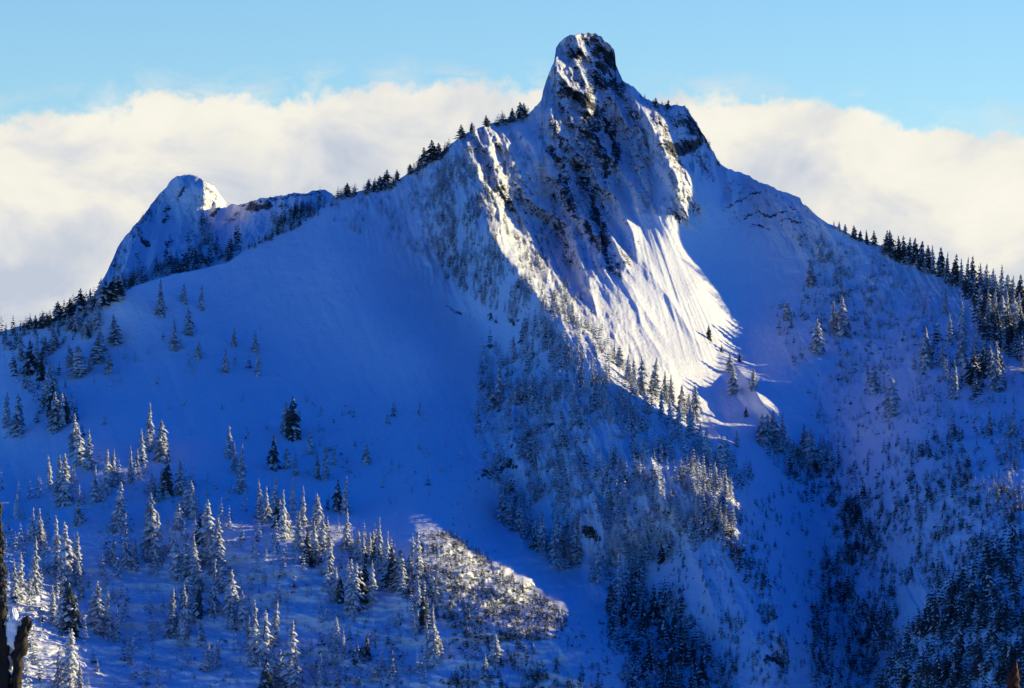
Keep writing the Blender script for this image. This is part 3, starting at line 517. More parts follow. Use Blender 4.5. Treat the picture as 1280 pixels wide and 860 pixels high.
CL = [
 ('of the pair at the left frame edge', 'A', [(8, 534, 46, 'm'), (22, 545, 55, 'm')]),
 ('in the dark diagonal clump on the left slope', 'A', [(37, 468, 44, 'd'), (26, 450, 34, 'm'), (46, 460, 34, 'm'), (61, 480, 32, 'm'), (52, 476, 36, 'd'), (67, 500, 40, 'm'), (59, 505, 40, 'm'), (72, 514, 36, 'm'), (64, 520, 45, 'd'), (69, 537, 48, 'm'), (78, 535, 45, 'm'), (83, 528, 38, 'd')]),
 ('of the three tall ones below the diagonal clump', 'A', [(93, 570, 54, 'm'), (99, 582, 50, 'm'), (110, 588, 52, 'm')]),
 ('in the small stand left of mid slope', 'A', [(63, 611, 44, 'f'), (81, 632, 66, 'f'), (75, 626, 58, 'm'), (97, 655, 50, 'f')]),
 ('of the loose row right of that small stand', 'A', [(119, 628, 46, 'm'), (132, 619, 58, 'f'), (140, 609, 48, 'm')]),
 ('in the tall group under the open bowl', 'A', [(164, 604, 48, 'f'), (171, 594, 34, 'm'), (178, 581, 46, 'm'), (186, 561, 58, 'm'), (203, 577, 53, 'm')]),
 ('in the low row beneath the tall bowl group', 'A', [(190, 620, 30, 'm'), (201, 616, 34, 'm'), (209, 620, 50, 'd'), (225, 619, 46, 'm'), (233, 645, 44, 'm'), (241, 648, 48, 'f')]),
 ('in the white cluster above the blue clearing', 'A', [(149, 664, 62, 'f'), (141, 707, 40, 'm'), (157, 708, 68, 'f'), (167, 711, 40, 'm'), (184, 660, 38, 'm'), (188, 698, 82, 'f'), (198, 703, 64, 'f'), (191, 703, 36, 'm')]),
 ('near the left edge amid sunlit snow stripes', 'A', [(20, 648, 30, 'f'), (40, 675, 42, 'f'), (50, 693, 58, 'f'), (43, 742, 72, 'f'), (18, 753, 54, 'm'), (24, 748, 58, 'f')]),
 ('in the dense white grove beside the sunlit stripes', 'A', [(71, 718, 74, 'f'), (84, 732, 80, 'f'), (97, 720, 56, 'f'), (99, 736, 36, 'm'), (78, 742, 50, 'f'), (66, 780, 50, 'f'), (75, 786, 45, 'm'), (87, 790, 62, 'd'), (93, 794, 48, 'd'), (103, 748, 30, 'm')]),
 ('of the trio standing in the blue clearing', 'A', [(122, 790, 64, 'f'), (135, 797, 58, 'f'), (146, 802, 46, 'm')]),
 ('at the bottom edge in sunlit lower left', 'A', [(85, 864, 78, 'f'), (72, 870, 50, 'm'), (100, 872, 44, 'm')]),
 ('in the tall grove left of the lit shelves', 'A', [(223, 662, 36, 'f'), (220, 724, 62, 'f'), (233, 721, 56, 'f'), (242, 724, 55, 'f'), (251, 678, 36, 'd'), (259, 702, 78, 'f'), (263, 706, 50, 'f'), (272, 714, 68, 'f'), (266, 768, 66, 'f'), (289, 768, 56, 'f'), (247, 742, 40, 'm'), (278, 740, 42, 'm')]),
 ('in the grove above the lower sunlit steps', 'A', [(216, 787, 46, 'm'), (215, 795, 60, 'm'), (227, 803, 44, 'f'), (231, 800, 70, 'm'), (236, 780, 58, 'f'), (248, 772, 40, 'd'), (251, 806, 30, 'm'), (259, 840, 38, 'f'), (271, 832, 34, 'f')]),
 ('of the tall ones at bottom below the clearing', 'A', [(304, 788, 50, 'f'), (317, 830, 80, 'f'), (329, 828, 66, 'f'), (342, 808, 60, 'f'), (361, 864, 88, 'f'), (369, 870, 66, 'f'), (331, 871, 50, 'd'), (341, 864, 58, 'm'), (350, 850, 40, 'm'), (310, 812, 44, 'm')]),
 ('of the staggered three right of the bowl foot', 'A', [(288, 572, 40, 'm'), (294, 590, 38, 'm'), (301, 615, 60, 'm')]),
 ('of the two dark ones on the open bowl', 'A', [(341, 586, 43, 'd'), (366, 549, 54, 'd')]),
 ('half hidden beside the darkest bowl conifer', 'A', [(358, 541, 40, 'm'), (372, 546, 34, 'm')]),
 ('of the faint slim ones across the bowl foot', 'A', [(359, 585, 28, 'm'), (369, 595, 30, 'm'), (388, 567, 32, 'm'), (396, 598, 34, 'm'), (407, 598, 44, 'm'), (417, 582, 26, 'm'), (457, 580, 26, 'm')]),
 ('in the stand above the lit shelves', 'A', [(325, 648, 50, 'm'), (333, 653, 46, 'f'), (343, 642, 48, 'f'), (354, 672, 60, 'f'), (348, 660, 40, 'd'), (366, 642, 46, 'f'), (379, 656, 50, 'f')]),
 ('in the dense stand right of the lit shelves', 'A', [(372, 684, 46, 'm'), (384, 706, 46, 'd'), (392, 701, 50, 'f'), (396, 662, 46, 'f'), (403, 690, 50, 'f'), (413, 729, 60, 'f'), (421, 638, 40, 'd'), (431, 643, 48, 'f'), (433, 686, 50, 'f'), (420, 742, 34, 'm'), (426, 752, 30, 'm')]),
 ('in the middle grove left of the sunlit hillock', 'A', [(448, 702, 40, 'f'), (454, 706, 42, 'f'), (461, 702, 38, 'f'), (466, 697, 34, 'f'), (474, 711, 66, 'f'), (470, 706, 40, 'd'), (482, 709, 46, 'f'), (491, 735, 52, 'd'), (500, 734, 48, 'm'), (503, 744, 38, 'f')]),
 ('in the lower part of the middle grove', 'A', [(438, 760, 62, 'f'), (441, 770, 66, 'f'), (447, 762, 54, 'd'), (456, 746, 46, 'd'), (465, 752, 52, 'f'), (471, 737, 36, 'f'), (425, 754, 34, 'd')]),
 ('of the two close together before the hillock', 'A', [(515, 717, 50, 'f'), (521, 720, 58, 'f')]),
 ('in the brownish clump below the hillock', 'A', [(523, 757, 36, 'm'), (530, 784, 42, 'd'), (540, 787, 34, 'm'), (521, 792, 30, 'm'), (541, 832, 62, 'm'), (534, 828, 50, 'f'), (548, 820, 40, 'm')]),
 ('in the loose scatter on the lower bench', 'A', [(420, 808, 38, 'f'), (429, 817, 32, 'f'), (401, 857, 42, 'f'), (423, 858, 26, 'm'), (457, 826, 34, 'd'), (470, 852, 30, 'm'), (490, 846, 34, 'm'), (620, 832, 40, 'm'), (606, 850, 34, 'm')]),
 ('on the upper left slope under the back peak', 'A', [(201, 394, 46, 'm'), (230, 379, 27, 'm'), (252, 387, 32, 'm'), (236, 419, 35, 'm'), (218, 437, 38, 'm'), (248, 449, 25, 'm')]),
 ('of the four in the upper open snow', 'A', [(293, 433, 24, 'm'), (283, 466, 31, 'm'), (319, 440, 28, 'm'), (323, 470, 37, 'm')]),
 ('in the thin group below the left skyline', 'A', [(144, 430, 38, 'm'), (122, 453, 38, 'm'), (127, 441, 34, 'm'), (136, 467, 25, 'm'), (97, 471, 40, 'm'), (89, 456, 26, 'm'), (113, 463, 22, 'm'), (68, 437, 28, 'm'), (58, 437, 18, 'm'), (96, 411, 28, 'm'), (85, 413, 22, 'm'), (108, 419, 25, 'm'), (119, 411, 30, 'm')]),
 ('standing on the left skyline against the cloud', 'A', [(38, 411, 15, 'd'), (45, 411, 18, 'd'), (53, 410, 20, 'd'), (60, 407, 16, 'd'), (73, 400, 24, 'd'), (87, 396, 24, 'd'), (99, 388, 28, 'd'), (113, 388, 28, 'm'), (125, 382, 35, 'm'), (132, 380, 28, 'd'), (139, 376, 32, 'd'), (148, 372, 28, 'd')]),
 ('on the open right slope under the cracked rocks', 'A', [(984, 400, 26, 'm'), (1014, 358, 34, 'm'), (1021, 442, 44, 'm'), (1042, 415, 40, 'm'), (1053, 420, 52, 'm')]),
 ('of the lone ones lower on the right slope', 'A', [(1093, 492, 38, 'm'), (1118, 520, 48, 'f'), (1112, 512, 30, 'm'), (1195, 499, 50, 'm'), (1238, 543, 36, 'm'), (1266, 546, 40, 'm')]),
 ('in the tapering clump on the right slope', 'A', [(1142, 462, 24, 'm'), (1158, 462, 54, 'm'), (1179, 458, 30, 'm'), (1181, 392, 34, 'f'), (1188, 431, 40, 'f'), (1204, 419, 42, 'f'), (1203, 456, 40, 'm'), (1219, 453, 46, 'f'), (1216, 481, 44, 'd'), (1229, 472, 40, 'd'), (1239, 471, 40, 'm'), (1246, 489, 62, 'm')]),
 ('in the upper half of the right skyline row', 'A', [(1043, 286, 11, 'm'), (1049, 289, 13, 'm'), (1056, 292, 13, 'm'), (1067, 298, 17, 'd'), (1075, 300, 13, 'd'), (1084, 304, 18, 'd'), (1093, 307, 20, 'd'), (1108, 312, 25, 'd'), (1114, 315, 28, 'd'), (1124, 320, 26, 'd'), (1130, 322, 28, 'd'), (1136, 324, 28, 'd')]),
 ('in the lower half of the right skyline row', 'A', [(1144, 328, 31, 'd'), (1151, 330, 30, 'd'), (1160, 336, 30, 'd'), (1166, 339, 34, 'm'), (1176, 344, 36, 'd'), (1184, 346, 32, 'm'), (1194, 350, 33, 'd'), (1201, 353, 31, 'm'), (1209, 356, 35, 'm'), (1215, 358, 39, 'd'), (1226, 364, 36, 'm'), (1233, 367, 38, 'm')]),
 ('at the right frame edge on the skyline', 'A', [(1240, 372, 37, 'm'), (1246, 376, 34, 'm'), (1253, 376, 45, 'm'), (1260, 380, 38, 'm'), (1266, 384, 40, 'm'), (1275, 386, 44, 'd')]),
 ('in the forest just under the right skyline', 'A', [(1225, 392, 36, 'm'), (1236, 402, 40, 'm'), (1244, 398, 38, 'm'), (1252, 410, 42, 'm'), (1259, 402, 40, 'f'), (1267, 412, 44, 'm'), (1274, 405, 40, 'm'), (1248, 424, 40, 'd'), (1262, 430, 42, 'd'), (1277, 432, 46, 'd')]),
 ('on the ridge skyline left of the summit', 'A', [(434, 245, 17, 'd'), (460, 238, 15, 'd'), (475, 234, 15, 'd'), (484, 230, 19, 'd'), (496, 223, 14, 'd'), (513, 217, 13, 'd'), (531, 205, 22, 'd'), (541, 199, 25, 'd'), (548, 197, 19, 'd'), (577, 173, 18, 'd'), (590, 165, 13, 'd'), (609, 158, 15, 'd')]),
 ('close under the summit tower on the skyline', 'A', [(640, 152, 18, 'd'), (650, 147, 20, 'd'), (655, 146, 18, 'd'), (820, 135, 14, 'd'), (835, 136, 12, 'd')]),
 ('on the small rib edging the sunlit snowfield', 'A', [(886, 424, 18, 'd'), (912, 465, 25, 'm'), (916, 492, 34, 'm'), (941, 488, 28, 'm'), (932, 521, 13, 'd'), (903, 440, 10, 'd'), (925, 452, 12, 'd')]),
 ('in the dark clump at the end of that rib', 'A', [(952, 556, 40, 'm'), (959, 554, 38, 'm'), (966, 553, 42, 'm'), (977, 566, 52, 'm'), (992, 573, 24, 'm'), (1004, 572, 44, 'm'), (1009, 579, 40, 'm'), (1015, 582, 50, 'f'), (1028, 587, 46, 'm'), (1037, 594, 34, 'm')]),
 ('in the row along the sunlit snowfield foot', 'A', [(767, 449, 21, 'm'), (775, 458, 27, 'm'), (785, 474, 32, 'm'), (792, 477, 30, 'm'), (802, 493, 48, 'm'), (806, 516, 30, 'm'), (819, 494, 48, 'm'), (826, 521, 36, 'm'), (831, 501, 38, 'm'), (839, 502, 34, 'm')]),
 ('in the stand where the spine turns down', 'A', [(837, 536, 34, 'f'), (847, 546, 40, 'm'), (853, 516, 36, 'm'), (861, 521, 30, 'm'), (862, 549, 44, 'f'), (869, 523, 42, 'm'), (875, 566, 38, 'f')]),
 ('of the sun-touched group low on the spine', 'A', [(883, 581, 46, 'f'), (889, 589, 44, 'f'), (900, 593, 50, 'f'), (910, 586, 42, 'f'), (921, 559, 22, 'm'), (895, 612, 36, 'f'), (906, 620, 34, 'm')]),
 ('on the shaded left flank of the spine', 'A', [(610, 498, 28, 'm'), (616, 511, 30, 'm'), (625, 504, 56, 'm'), (636, 521, 30, 'm'), (642, 452, 34, 'm'), (645, 506, 36, 'm'), (652, 503, 36, 'm'), (665, 451, 30, 'm'), (666, 501, 34, 'm'), (692, 498, 24, 'm')]),
 ('in the wooded spur above the dark gully', 'A', [(628, 651, 42, 'm'), (638, 656, 38, 'm'), (649, 664, 40, 'm'), (660, 669, 34, 'm'), (669, 683, 34, 'm'), (677, 687, 52, 'f'), (692, 703, 48, 'm'), (697, 691, 54, 'f')]),
 ('below the sunlit rock fin near the base', 'A', [(721, 702, 60, 'm'), (748, 727, 60, 'f'), (757, 702, 36, 'f'), (774, 747, 56, 'f'), (783, 737, 44, 'f'), (797, 724, 30, 'f'), (809, 692, 30, 'm'), (827, 703, 25, 'd')]),
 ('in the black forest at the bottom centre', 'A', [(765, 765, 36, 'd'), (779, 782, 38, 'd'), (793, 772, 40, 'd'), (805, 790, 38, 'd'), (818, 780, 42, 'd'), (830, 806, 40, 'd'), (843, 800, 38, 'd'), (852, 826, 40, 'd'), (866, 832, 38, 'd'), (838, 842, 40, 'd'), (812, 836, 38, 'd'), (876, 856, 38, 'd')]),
 ('in the dark hillside at the lower right corner', 'D', [(1150, 800, 34, 'd'), (1170, 790, 36, 'd'), (1190, 775, 38, 'd'), (1215, 760, 40, 'd'), (1235, 745, 38, 'd'), (1250, 790, 42, 'd'), (1200, 820, 40, 'd'), (1225, 845, 42, 'd'), (1265, 840, 42, 'd'), (1172, 850, 38, 'd'), (1130, 860, 36, 'd')]),
]
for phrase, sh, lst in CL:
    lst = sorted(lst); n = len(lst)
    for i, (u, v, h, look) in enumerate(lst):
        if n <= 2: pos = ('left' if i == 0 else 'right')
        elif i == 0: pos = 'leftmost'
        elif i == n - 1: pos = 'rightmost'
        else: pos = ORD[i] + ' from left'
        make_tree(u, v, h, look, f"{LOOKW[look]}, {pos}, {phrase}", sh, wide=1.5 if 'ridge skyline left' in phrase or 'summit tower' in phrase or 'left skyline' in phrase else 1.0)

# ---- dense woods and undergrowth nobody could count: merged low trees
LOWT = {}
for look, sn in (('f', .9), ('m', .55), ('d', .07)):
    LOWT[look] = [conifer_data(900 + s + ord(look), levels=8, per=6, r=.19 * (1.15 if look == 'd' else 1), snow=sn, ragged=.4) for s in range(5)]
BUSH = [conifer_data(1500 + s, levels=4, per=6, r=.62, snow=.55, low=.05, ragged=.5) for s in range(5)]
def scatter(name, items, label, cat, needles=None, dark_share=.4):
    """items: (x, y, z, height, look, fat)"""
    Vs, Fs, Ms = [], [], []; off = 0
    for x, y, z, H, look, fat in items:
        Vd, Fd, Md = (BUSH if look == 'b' else LOWT[look])[int(rng.integers(5))]
        a = rng.uniform(0, 6.28); c, s = math.cos(a), math.sin(a); k = H * fat
        Vs.append(np.stack([(Vd[:, 0] * c - Vd[:, 1] * s) * k + x, (Vd[:, 0] * s + Vd[:, 1] * c) * k + y, Vd[:, 2] * H + z], 1)); Fs.append(Fd + off); Ms.append(Md if look == 'd' or rng.random() < dark_share else np.where(Md == 0, 2, Md)); off += len(Vd)
    me = tri_mesh(name, np.concatenate(Vs), np.concatenate(Fs), np.concatenate(Ms), [M_NEEDLE, M_RIME, needles or M_NEEDLE_RIMY])
    o = bpy.data.objects.new(name, me); COL.objects.link(o); o['kind'] = 'stuff'; o['label'] = label; o['category'] = cat
    return o
def pts_in(poly, n, clump=.0, seed=1, sc=26.):
    xs = [p[0] for p in poly]; ys = [p[1] for p in poly]; out = []
    while len(out) < n:
        u = rng.uniform(min(xs), max(xs), n * 3); v = rng.uniform(min(ys), max(ys), n * 3)
        m = in_poly(u, v, poly)
        if clump: m &= fbm(u / sc, v / (sc * 1.7), 3, .6, seed) > (rng.uniform(-.25, clump, n * 3))
        out += list(zip(u[m], v[m]))
    return out[:n]
WOODS = [
 ([(545, 205), (590, 183), (612, 290), (650, 345), (690, 392), (640, 402), (600, 380), (550, 345), (540, 270)], 850, 6, 16, 'mmf', .15),
 ([(418, 252), (470, 240), (555, 205), (548, 335), (480, 305), (415, 280)], 230, 5, 11, 'ffm', .2),
 ([(600, 200), (640, 290), (700, 340), (765, 420), (720, 432), (660, 372), (608, 290)], 230, 6, 14, 'mmd', .2),
 ([(1090, 312), (1139, 325), (1202, 352), (1290, 392), (1290, 402), (1200, 362), (1135, 333)], 110, 12, 26, 'dm', 0),
 ([(690, 370), (760, 430), (800, 480), (860, 550), (820, 560), (740, 500), (690, 440)], 260, 9, 22, 'mmf', .15),
 ([(600, 440), (680, 400), (760, 480), (850, 570), (930, 650), (900, 690), (820, 650), (760, 630), (680, 625), (610, 600), (592, 520)], 900, 10, 27, 'fmfm', .22),
 ([(830, 500), (880, 540), (940, 600), (930, 680), (880, 650), (850, 560)], 170, 14, 30, 'ffm', .1),
 ([(622, 610), (760, 620), (900, 660), (860, 700), (760, 720), (700, 720), (640, 670)], 300, 12, 32, 'mff', .2),
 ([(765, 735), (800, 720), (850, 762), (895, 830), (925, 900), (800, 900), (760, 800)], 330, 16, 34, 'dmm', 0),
 ([(560, 800), (640, 800), (780, 870), (780, 900), (560, 900)], 190, 8, 20, 'dmd', .2),
 ([(1195, 352), (1290, 385), (1290, 470), (1230, 425)], 190, 18, 34, 'dm', 0),
 ([(1140, 440), (1200, 410), (1255, 420), (1260, 490), (1205, 500)], 70, 14, 30, 'dm', .1),
 ([(1080, 320), (1200, 352), (1200, 400), (1090, 395)], 120, 5, 10, 'f', .3),
 ([(945, 560), (1040, 560), (1100, 650), (1080, 680), (980, 600)], 100, 14, 26, 'dm', .1),
 ([(1040, 600), (1110, 690), (1060, 700)], 70, 10, 22, 'd', .1),
 ([(1015, 690), (1110, 700), (1145, 870), (1015, 870)], 330, 9, 24, 'ddm', .15),
 ([(1100, 560), (1290, 520), (1290, 700), (1150, 745)], 420, 8, 20, 'ddm', .3),
 ([(925, 690), (945, 690), (990, 840), (975, 850)], 60, 9, 17, 'd', 0), ([(895, 770), (915, 770), (925, 850), (900, 850)], 26, 8, 16, 'd', 0),
 ([(870, 640), (900, 640), (960, 730), (940, 740)], 34, 10, 24, 'd', .1),
 ([(680, 600), (960, 640), (1000, 860), (880, 860), (700, 720)], 150, 6, 15, 'dm', .3),
 ([(0, 590), (220, 590), (560, 700), (560, 860), (0, 860)], 620, 11, 31, 'ffm', .2),
 ([(0, 414), (63, 400), (114, 374), (140, 372), (110, 430), (0, 445)], 110, 8, 18, 'md', 0),
 ([(0, 430), (60, 430), (110, 560), (60, 560)], 50, 12, 26, 'md', .1),
 ([(90, 400), (330, 380), (360, 560), (120, 580)], 34, 8, 22, 'mf', .2), ([(380, 480), (560, 520), (600, 640), (420, 620)], 30, 8, 22, 'mf', .2),
 ([(305, 300), (420, 246), (424, 258), (312, 316)], 60, 7, 13, 'dm', 0),
]
items = []
for k, (poly, n, h0, h1, looks, cl) in enumerate(WOODS):
    for u, v in pts_in(poly, n, cl, 200 + k):
        if v < np.interp(u, UA[0], SkA) + 1: v = np.interp(u, UA[0], SkA) + 2
        p = spot(u, v); items.append((p[0], p[1], p[2] - .4, rng.uniform(h0, h1) * p[1] / F, looks[int(rng.integers(len(looks)))], rng.uniform(.9, 1.3)))
for u, v, h, look, sh in PLACED:
    if sh == 'A' and v > 480 and h > 28:
        for _ in range(int(rng.integers(1, 4))):
            u2 = u + rng.normal(0, 7); v2 = v + rng.normal(-1, 3); p = spot(u2, v2)
            items.append((p[0], p[1], p[2] - .4, min(29, h * rng.uniform(.35, .7)) * p[1] / F, 'fm'[int(rng.integers(2))] if look != 'd' else 'd', rng.uniform(.8, 1.3)))
for u, v in [(rng.uniform(422, 682), 0) for _ in range(210)] + [(rng.uniform(800, 900), 0) for _ in range(45)] + [(rng.uniform(0, 132), 0) for _ in range(70)]:
    if u > 150 and float(perlin(np.array([u / 14.0]), np.array([.7]), 19)[0]) < -.2: continue
    v = float(np.interp(u, UA[0], SkA)) + rng.uniform(.5, 7); p = spot(u, v)
    items.append((p[0], p[1], p[2] - .4, rng.uniform(6, 17) * (1 if u > 150 else 1.2) * (.5 if u > 700 else 1) * p[1] / F, 'dm'[int(rng.integers(2))], rng.uniform(1.0, 1.9)))
for poly, n, h0, h1, looks in (([(140, 376), (219, 345), (290, 329), (290, 316), (215, 328), (140, 352)], 90, 12, 22, 'ddm'), ([(335, 298), (410, 262), (405, 246), (330, 280)], 60, 11, 19, 'ddm'), ([(222, 345), (268, 335), (275, 285), (255, 265), (240, 280)], 60, 9, 18, 'dm'),
                              ([(128, 355), (148, 309), (186, 262), (205, 238), (212, 240), (190, 275), (160, 320), (140, 360)], 70, 4, 9, 'dm'), ([(283, 335), (300, 330), (298, 300), (286, 300)], 12, 16, 24, 'd')):
    for u, v in pts_in(poly, n):
        p = spot(u, v, 'B'); items.append((p[0], p[1], p[2] - .4, rng.uniform(h0, h1) * p[1] / F, looks[int(rng.integers(len(looks)))], rng.uniform(.95, 1.35)))
scatter('woods', items, 'frosted low woods covering the ribs and cliffs of the mountain', 'woods', M_NEEDLE_RIMY)
items = []  # unseen trees added on that crest to finger and dapple the sunlight
for wv_ in np.arange(2960, 3185, 3.0):
    if rng.random() < .45 + .9 * float(perlin(np.array([wv_ / 17.0]), np.array([.4]), 9)[0]): continue
    tt, zz = crest_point(np.array([wv_ + rng.uniform(-3, 3)])); x = float(tt[0]) * ca - wv_ * sa; y = float(tt[0]) * sa + wv_ * ca
    items.append((x, y, float(zz[0]) - 2, rng.uniform(6, 24), 'd', rng.uniform(.7, 1.3)))
for wv_ in np.arange(2380, 2640, 3.0):
    if rng.random() > .42: continue
    tt, zz = crest_point(np.array([wv_ + rng.uniform(-3, 3)])); x = float(tt[0]) * ca - wv_ * sa; y = float(tt[0]) * sa + wv_ * ca
    items.append((x, y, float(zz[0]) - 2, rng.uniform(5, 20), 'd', rng.uniform(.9, 1.5)))
scatter('ridge_shadow_trees', items, 'unseen conifers on the added ridge crest right of the frame, casting streaked shadows', 'woods')
items = []
for u, v in pts_in([(1060, 930), (1105, 850), (1135, 795), (1180, 742), (1225, 698), (1280, 660), (1420, 590), (1420, 960), (1060, 960)], 1500):
    p = spot(u, v, 'D'); items.append((p[0], p[1], p[2] - .4, rng.uniform(18, 36) * p[1] / F, ('m' if rng.random() < .07 else 'd'), rng.uniform(.9, 1.25)))
scatter('hillside_woods', items, 'dark conifer woods filling the shaded near hill, lower right', 'woods')
items = []
BR = [([(530, 662), (562, 665), (710, 770), (700, 800), (600, 805), (500, 745)], 1700, 2.5, 8, 'bbbmd', 0), ([(200, 650), (560, 690), (620, 860), (200, 860)], 420, 2.5, 8, 'bbm', .2), ([(430, 540), (620, 570), (640, 700), (500, 670)], 160, 1.5, 4, 'b', .3),
      ([(560, 700), (800, 800), (900, 870), (560, 870)], 420, 3, 9, 'bbd', .2), ([(90, 640), (200, 640), (200, 860), (110, 860)], 70, 2, 6, 'b', .2), ([(960, 380), (1290, 440), (1290, 640), (1030, 560)], 1000, 2, 8, 'bmf', .3), ([(1000, 560), (1290, 620), (1200, 740), (1060, 720)], 600, 3, 10, 'bmd', .25),
      ([(990, 290), (1080, 310), (1200, 400), (1100, 440), (1000, 400)], 620, 2, 7, 'bmf', .3), ([(690, 640), (1000, 600), (1120, 860), (900, 860)], 650, 2, 8, 'bdm', .3), ([(350, 830), (500, 800), (520, 870), (350, 870)], 120, 4, 12, 'bmf', 0),
      ([(600, 180), (690, 150), (800, 300), (770, 400), (640, 330)], 620, 1.5, 5, 'bbff', .15), ([(770, 130), (830, 140), (862, 265), (800, 280)], 240, 1.5, 5, 'bbf', .1), ([(700, 60), (765, 75), (775, 130), (690, 120)], 50, 1.2, 3, 'b', .2), ([(900, 215), (1010, 255), (1020, 290), (910, 280)], 120, 1.2, 4, 'b', .3), ([(380, 500), (440, 500), (470, 600), (400, 600)], 50, 3, 8, 'bm', .3)]
for k, (poly, n, h0, h1, looks, cl) in enumerate(BR):
    for u, v in pts_in(poly, n, cl, 300 + k):
        p = spot(u, v); lk = looks[int(rng.integers(len(looks)))]; items.append((p[0], p[1], p[2] - .3, rng.uniform(h0, h1) * p[1] / F * (.9 if lk == 'b' else 1.7), lk, rng.uniform(.8, 1.5)))
scatter('undergrowth', items, 'snow-covered brush and saplings poking through the slopes', 'undergrowth', M_NEEDLE_BRUSH)

# ---------------------------------------------------------------- near things at the frame's lower corners
def tube(path, radii, sides=10, seed=0, lump=.18, fine=5):
    """knotty round limb along a path, refined and roughened with fractal bumps"""
    P = []; R = []
    for i in range(len(path) - 1):
        for k in range(fine):
            f = k / fine; P.append(Vector(path[i]).lerp(Vector(path[i + 1]), f)); R.append(radii[i] * (1 - f) + radii[i + 1] * f)
    P.append(Vector(path[-1])); R.append(radii[-1]); V = []; Fc = []
    for i, (p, r) in enumerate(zip(P, R)):
        q = P[min(i + 1, len(P) - 1)] - P[max(i - 1, 0)]; q.normalize()
        a = Vector((1, 0, 0)); a = (a - q * a.dot(q)).normalized(); b = q.cross(a)
        for k in range(sides):
            t = 6.2832 * k / sides; n = a * math.cos(t) + b * math.sin(t); s = p + n * r
            V.append(tuple(p + n * r * (1 + 2.2 * lump * noise.fractal(s * 5 + Vector((seed, 0, 0)), .8, 2.0, 5))))
    for i in range(len(P) - 1):
        for k in range(sides):
            A = i * sides + k; B = i * sides + (k + 1) % sides; Fc += [(A, B, B + sides), (A, B + sides, A + sides)]
    n = len(V); V += [tuple(P[0]), tuple(P[-1])]
    for k in range(sides):
        Fc += [(n, (k + 1) % sides, k), (n + 1, (len(P) - 1) * sides + k, (len(P) - 1) * sides + (k + 1) % sides)]
    return V, Fc
def join(parts):
    V = []; Fc = []
    for v, f in parts:
        o = len(V); V += list(v); Fc += [tuple(i + o for i in t) for t in f]
    return np.array(V, float), np.array(Fc, np.int64)
def child(name, data, mat, parent, smooth_it=True):
    V, Fc = data; me = tri_mesh(name, V, Fc, np.zeros(len(Fc)), [mat])
    if smooth_it: me.shade_smooth()
    o = bpy.data.objects.new(name, me); COL.objects.link(o); o.parent = parent; return o
def root_at(name, loc, label, cat):
    o = bpy.data.objects.new(name, None); COL.objects.link(o); o.location = loc; o['label'] = label; o['category'] = cat; return o
M_DEAD = leaf_mat('weathered_dead_wood', (.006, .005, .004), (.030, .019, .012))
M_RUST = leaf_mat('reddish_bark', (.010, .004, .003), (.045, .014, .007))
M_NS, t_, b_ = principled('near_snow', .6); b_.inputs['Base Color'].default_value = (.84, .86, .88, 1)
bp = N(t_, 'ShaderNodeBump'); t_.links.new(tex_noise(t_, N(t_, 'ShaderNodeNewGeometry').outputs['Position'], 9, 4, .6), bp.inputs['Height']); bp.inputs['Strength'].default_value = .3; bp.inputs['Distance'].default_value = .05
t_.links.new(bp.outputs[0], b_.inputs['Normal'])
DN = 86.0
def near(u, v, d=DN):
    a, b = dirs(float(u), float(v)); return Vector((a * d, d, b * d))
# a broken forked snag with a wedge of snow caught in its fork
base = near(12, 900); base.z = knoll_z(base.x, base.y)
sg = root_at('broken_snag', base, 'broken black forked tree snag holding a bright snow cap, at lower left', 'dead tree')
def rel(u, v, dy=0): p = near(u, v) - base; return (p.x, p.y + dy, p.z)
z0 = (near(14, 900) - base).z
stem = tube([(0.02, 0, -.3), (.03, 0, z0 * .35), rel(13, 1010), rel(14, 930), rel(14, 900)], [.30, .27, .24, .22, .2], 12, 3)
child('trunk', join([stem]), M_DEAD, sg)
right_fork = tube([rel(15, 905), rel(19, 870), rel(22, 840), rel(25, 812), rel(28, 792), rel(32, 777), rel(35, 770)], [.15, .13, .12, .12, .13, .09, .03], 18, 5, .45)
child('fork', join([right_fork, tube([rel(27, 800), rel(38, 782), rel(39, 776)], [.07, .05, .02], 7, 6)]), M_DEAD, sg)
left_fork = tube([rel(12, 905), rel(6, 870), rel(3, 830), rel(1, 790), rel(-1, 750), rel(-3, 700), rel(-5, 650), rel(-7, 600)], [.16, .14, .13, .12, .12, .10, .08, .03], 18, 7, .4)
child('fork', join([left_fork]), M_DEAD, sg)
g = np.random.default_rng(11); tw = []
for k in range(46):
    v0 = 610 + k * 4.6; s = .5 + .5 * (k / 46)
    u0 = -6 + (v0 - 610) / 240 * 9; L = g.uniform(5, 15) * s; a = g.choice([-1, 1], p=[.35, .65])
    tw.append(tube([rel(u0, v0), rel(u0 + a * L * .5, v0 + g.uniform(-1, 4), g.uniform(-.1, .1)), rel(u0 + a * L, v0 + g.uniform(2, 10), g.uniform(-.2, .2))], [.03, .022, .008], 5, k, .3, 2))
for k in range(16):
    v0 = 775 + k * 7; L = g.uniform(3, 9); a = g.choice([-1, 1]); u0 = np.interp(v0, [770, 792, 812, 840, 870], [34, 28, 25, 22, 19])
    tw.append(tube([rel(u0, v0), rel(u0 + a * L * .5, v0 - g.uniform(0, 4), g.uniform(-.1, .1)), rel(u0 + a * L, v0 - g.uniform(0, 7), g.uniform(-.2, .2))], [.03, .02, .006], 5, k, .3, 2))
child('branches', join(tw), M_DEAD, sg)
ndl = []
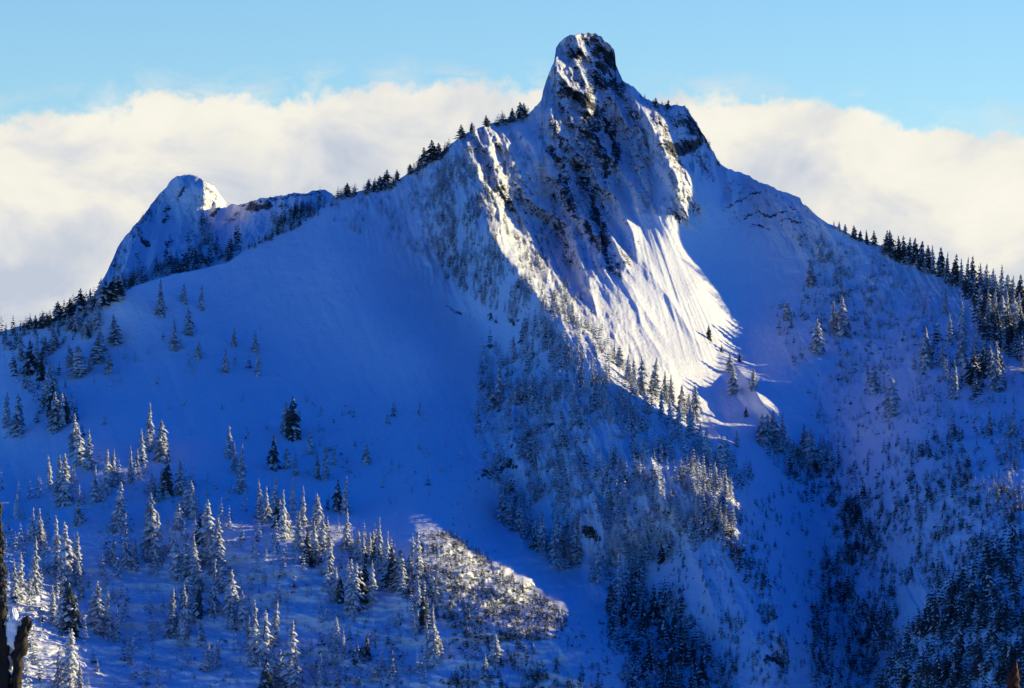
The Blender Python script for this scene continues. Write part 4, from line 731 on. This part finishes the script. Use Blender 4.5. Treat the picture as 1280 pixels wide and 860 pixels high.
for k in range(260):
    v0 = g.uniform(628, 775); u0 = -3 + (v0 - 610) / 240 * 7 + g.uniform(-6, 7.5) * (.5 + .5 * (v0 - 610) / 160); a = g.uniform(-1, 1)
    ndl.append(tube([rel(u0, v0, g.uniform(-.2, .2)), rel(u0 + 3 * a, v0 + 4 + 3 * g.random(), g.uniform(-.2, .2))], [.035, .006], 4, k, .2, 1))
child('needles', join(ndl), M_NEEDLE, sg, False)
def lump_mesh(c, rx, ry, rz, seed, n=40):
    V = []; Fc = []
    for i in range(n + 1):
        ph = math.pi * i / n
        for k in range(48):
            t = 6.2832 * k / 48; q = Vector((math.sin(ph) * math.cos(t), math.sin(ph) * math.sin(t), math.cos(ph))); d = 1 + .42 * noise.fractal(q * 1.3 + Vector((seed * 7.1, 0, 0)), .9, 2.0, 5)
            V.append((c[0] + rx * math.sin(ph) * math.cos(t) * d, c[1] + ry * math.sin(ph) * math.sin(t) * d, c[2] + rz * math.cos(ph) * d))
    for i in range(n):
        for k in range(48):
            A = i * 48 + k; B = i * 48 + (k + 1) % 48; Fc += [(A, A + 48, B + 48), (A, B + 48, B)]
    return V, Fc
sc_ = 86 / 4800
child('snow_cap', join([lump_mesh(rel(15, 790, .10), 11 * sc_, .20, 24 * sc_, 1), lump_mesh(rel(11, 822, .18), 6 * sc_, .14, 16 * sc_, 2), lump_mesh(rel(28, 782, .12), 5 * sc_, .12, 11 * sc_, 5), lump_mesh(rel(13, 858, .16), 4.5 * sc_, .12, 9 * sc_, 4)]), M_NS, sg)

# small reddish stub at the lower right
b2 = near(1267, 900, 80.); b2.z = knoll_z(b2.x, b2.y)
st = root_at('broken_sapling', b2, 'short reddish brown broken sapling tip at the lower right corner', 'dead tree')
def rel2(u, v): p = near(u, v, 80.) - b2; return (p.x, p.y, p.z)
child('trunk', join([tube([(0, 0, -.3), (.01, 0, 2.0), rel2(1267, 960), rel2(1267, 880), rel2(1266.5, 855), rel2(1268, 838), rel2(1270, 826)], [.20, .17, .14, .12, .10, .07, .015], 16, 9, .5)]), M_RUST, st)
child('branches', join([tube([rel2(1267, 845 + 9 * k), rel2(1267 + s * 5, 840 + 7 * k), rel2(1267 + s * 8, 834 + 8 * k)], [.035, .02, .006], 6, k, .3, 3) for k in range(6) for s in (-1, 1)]), M_RUST, st)
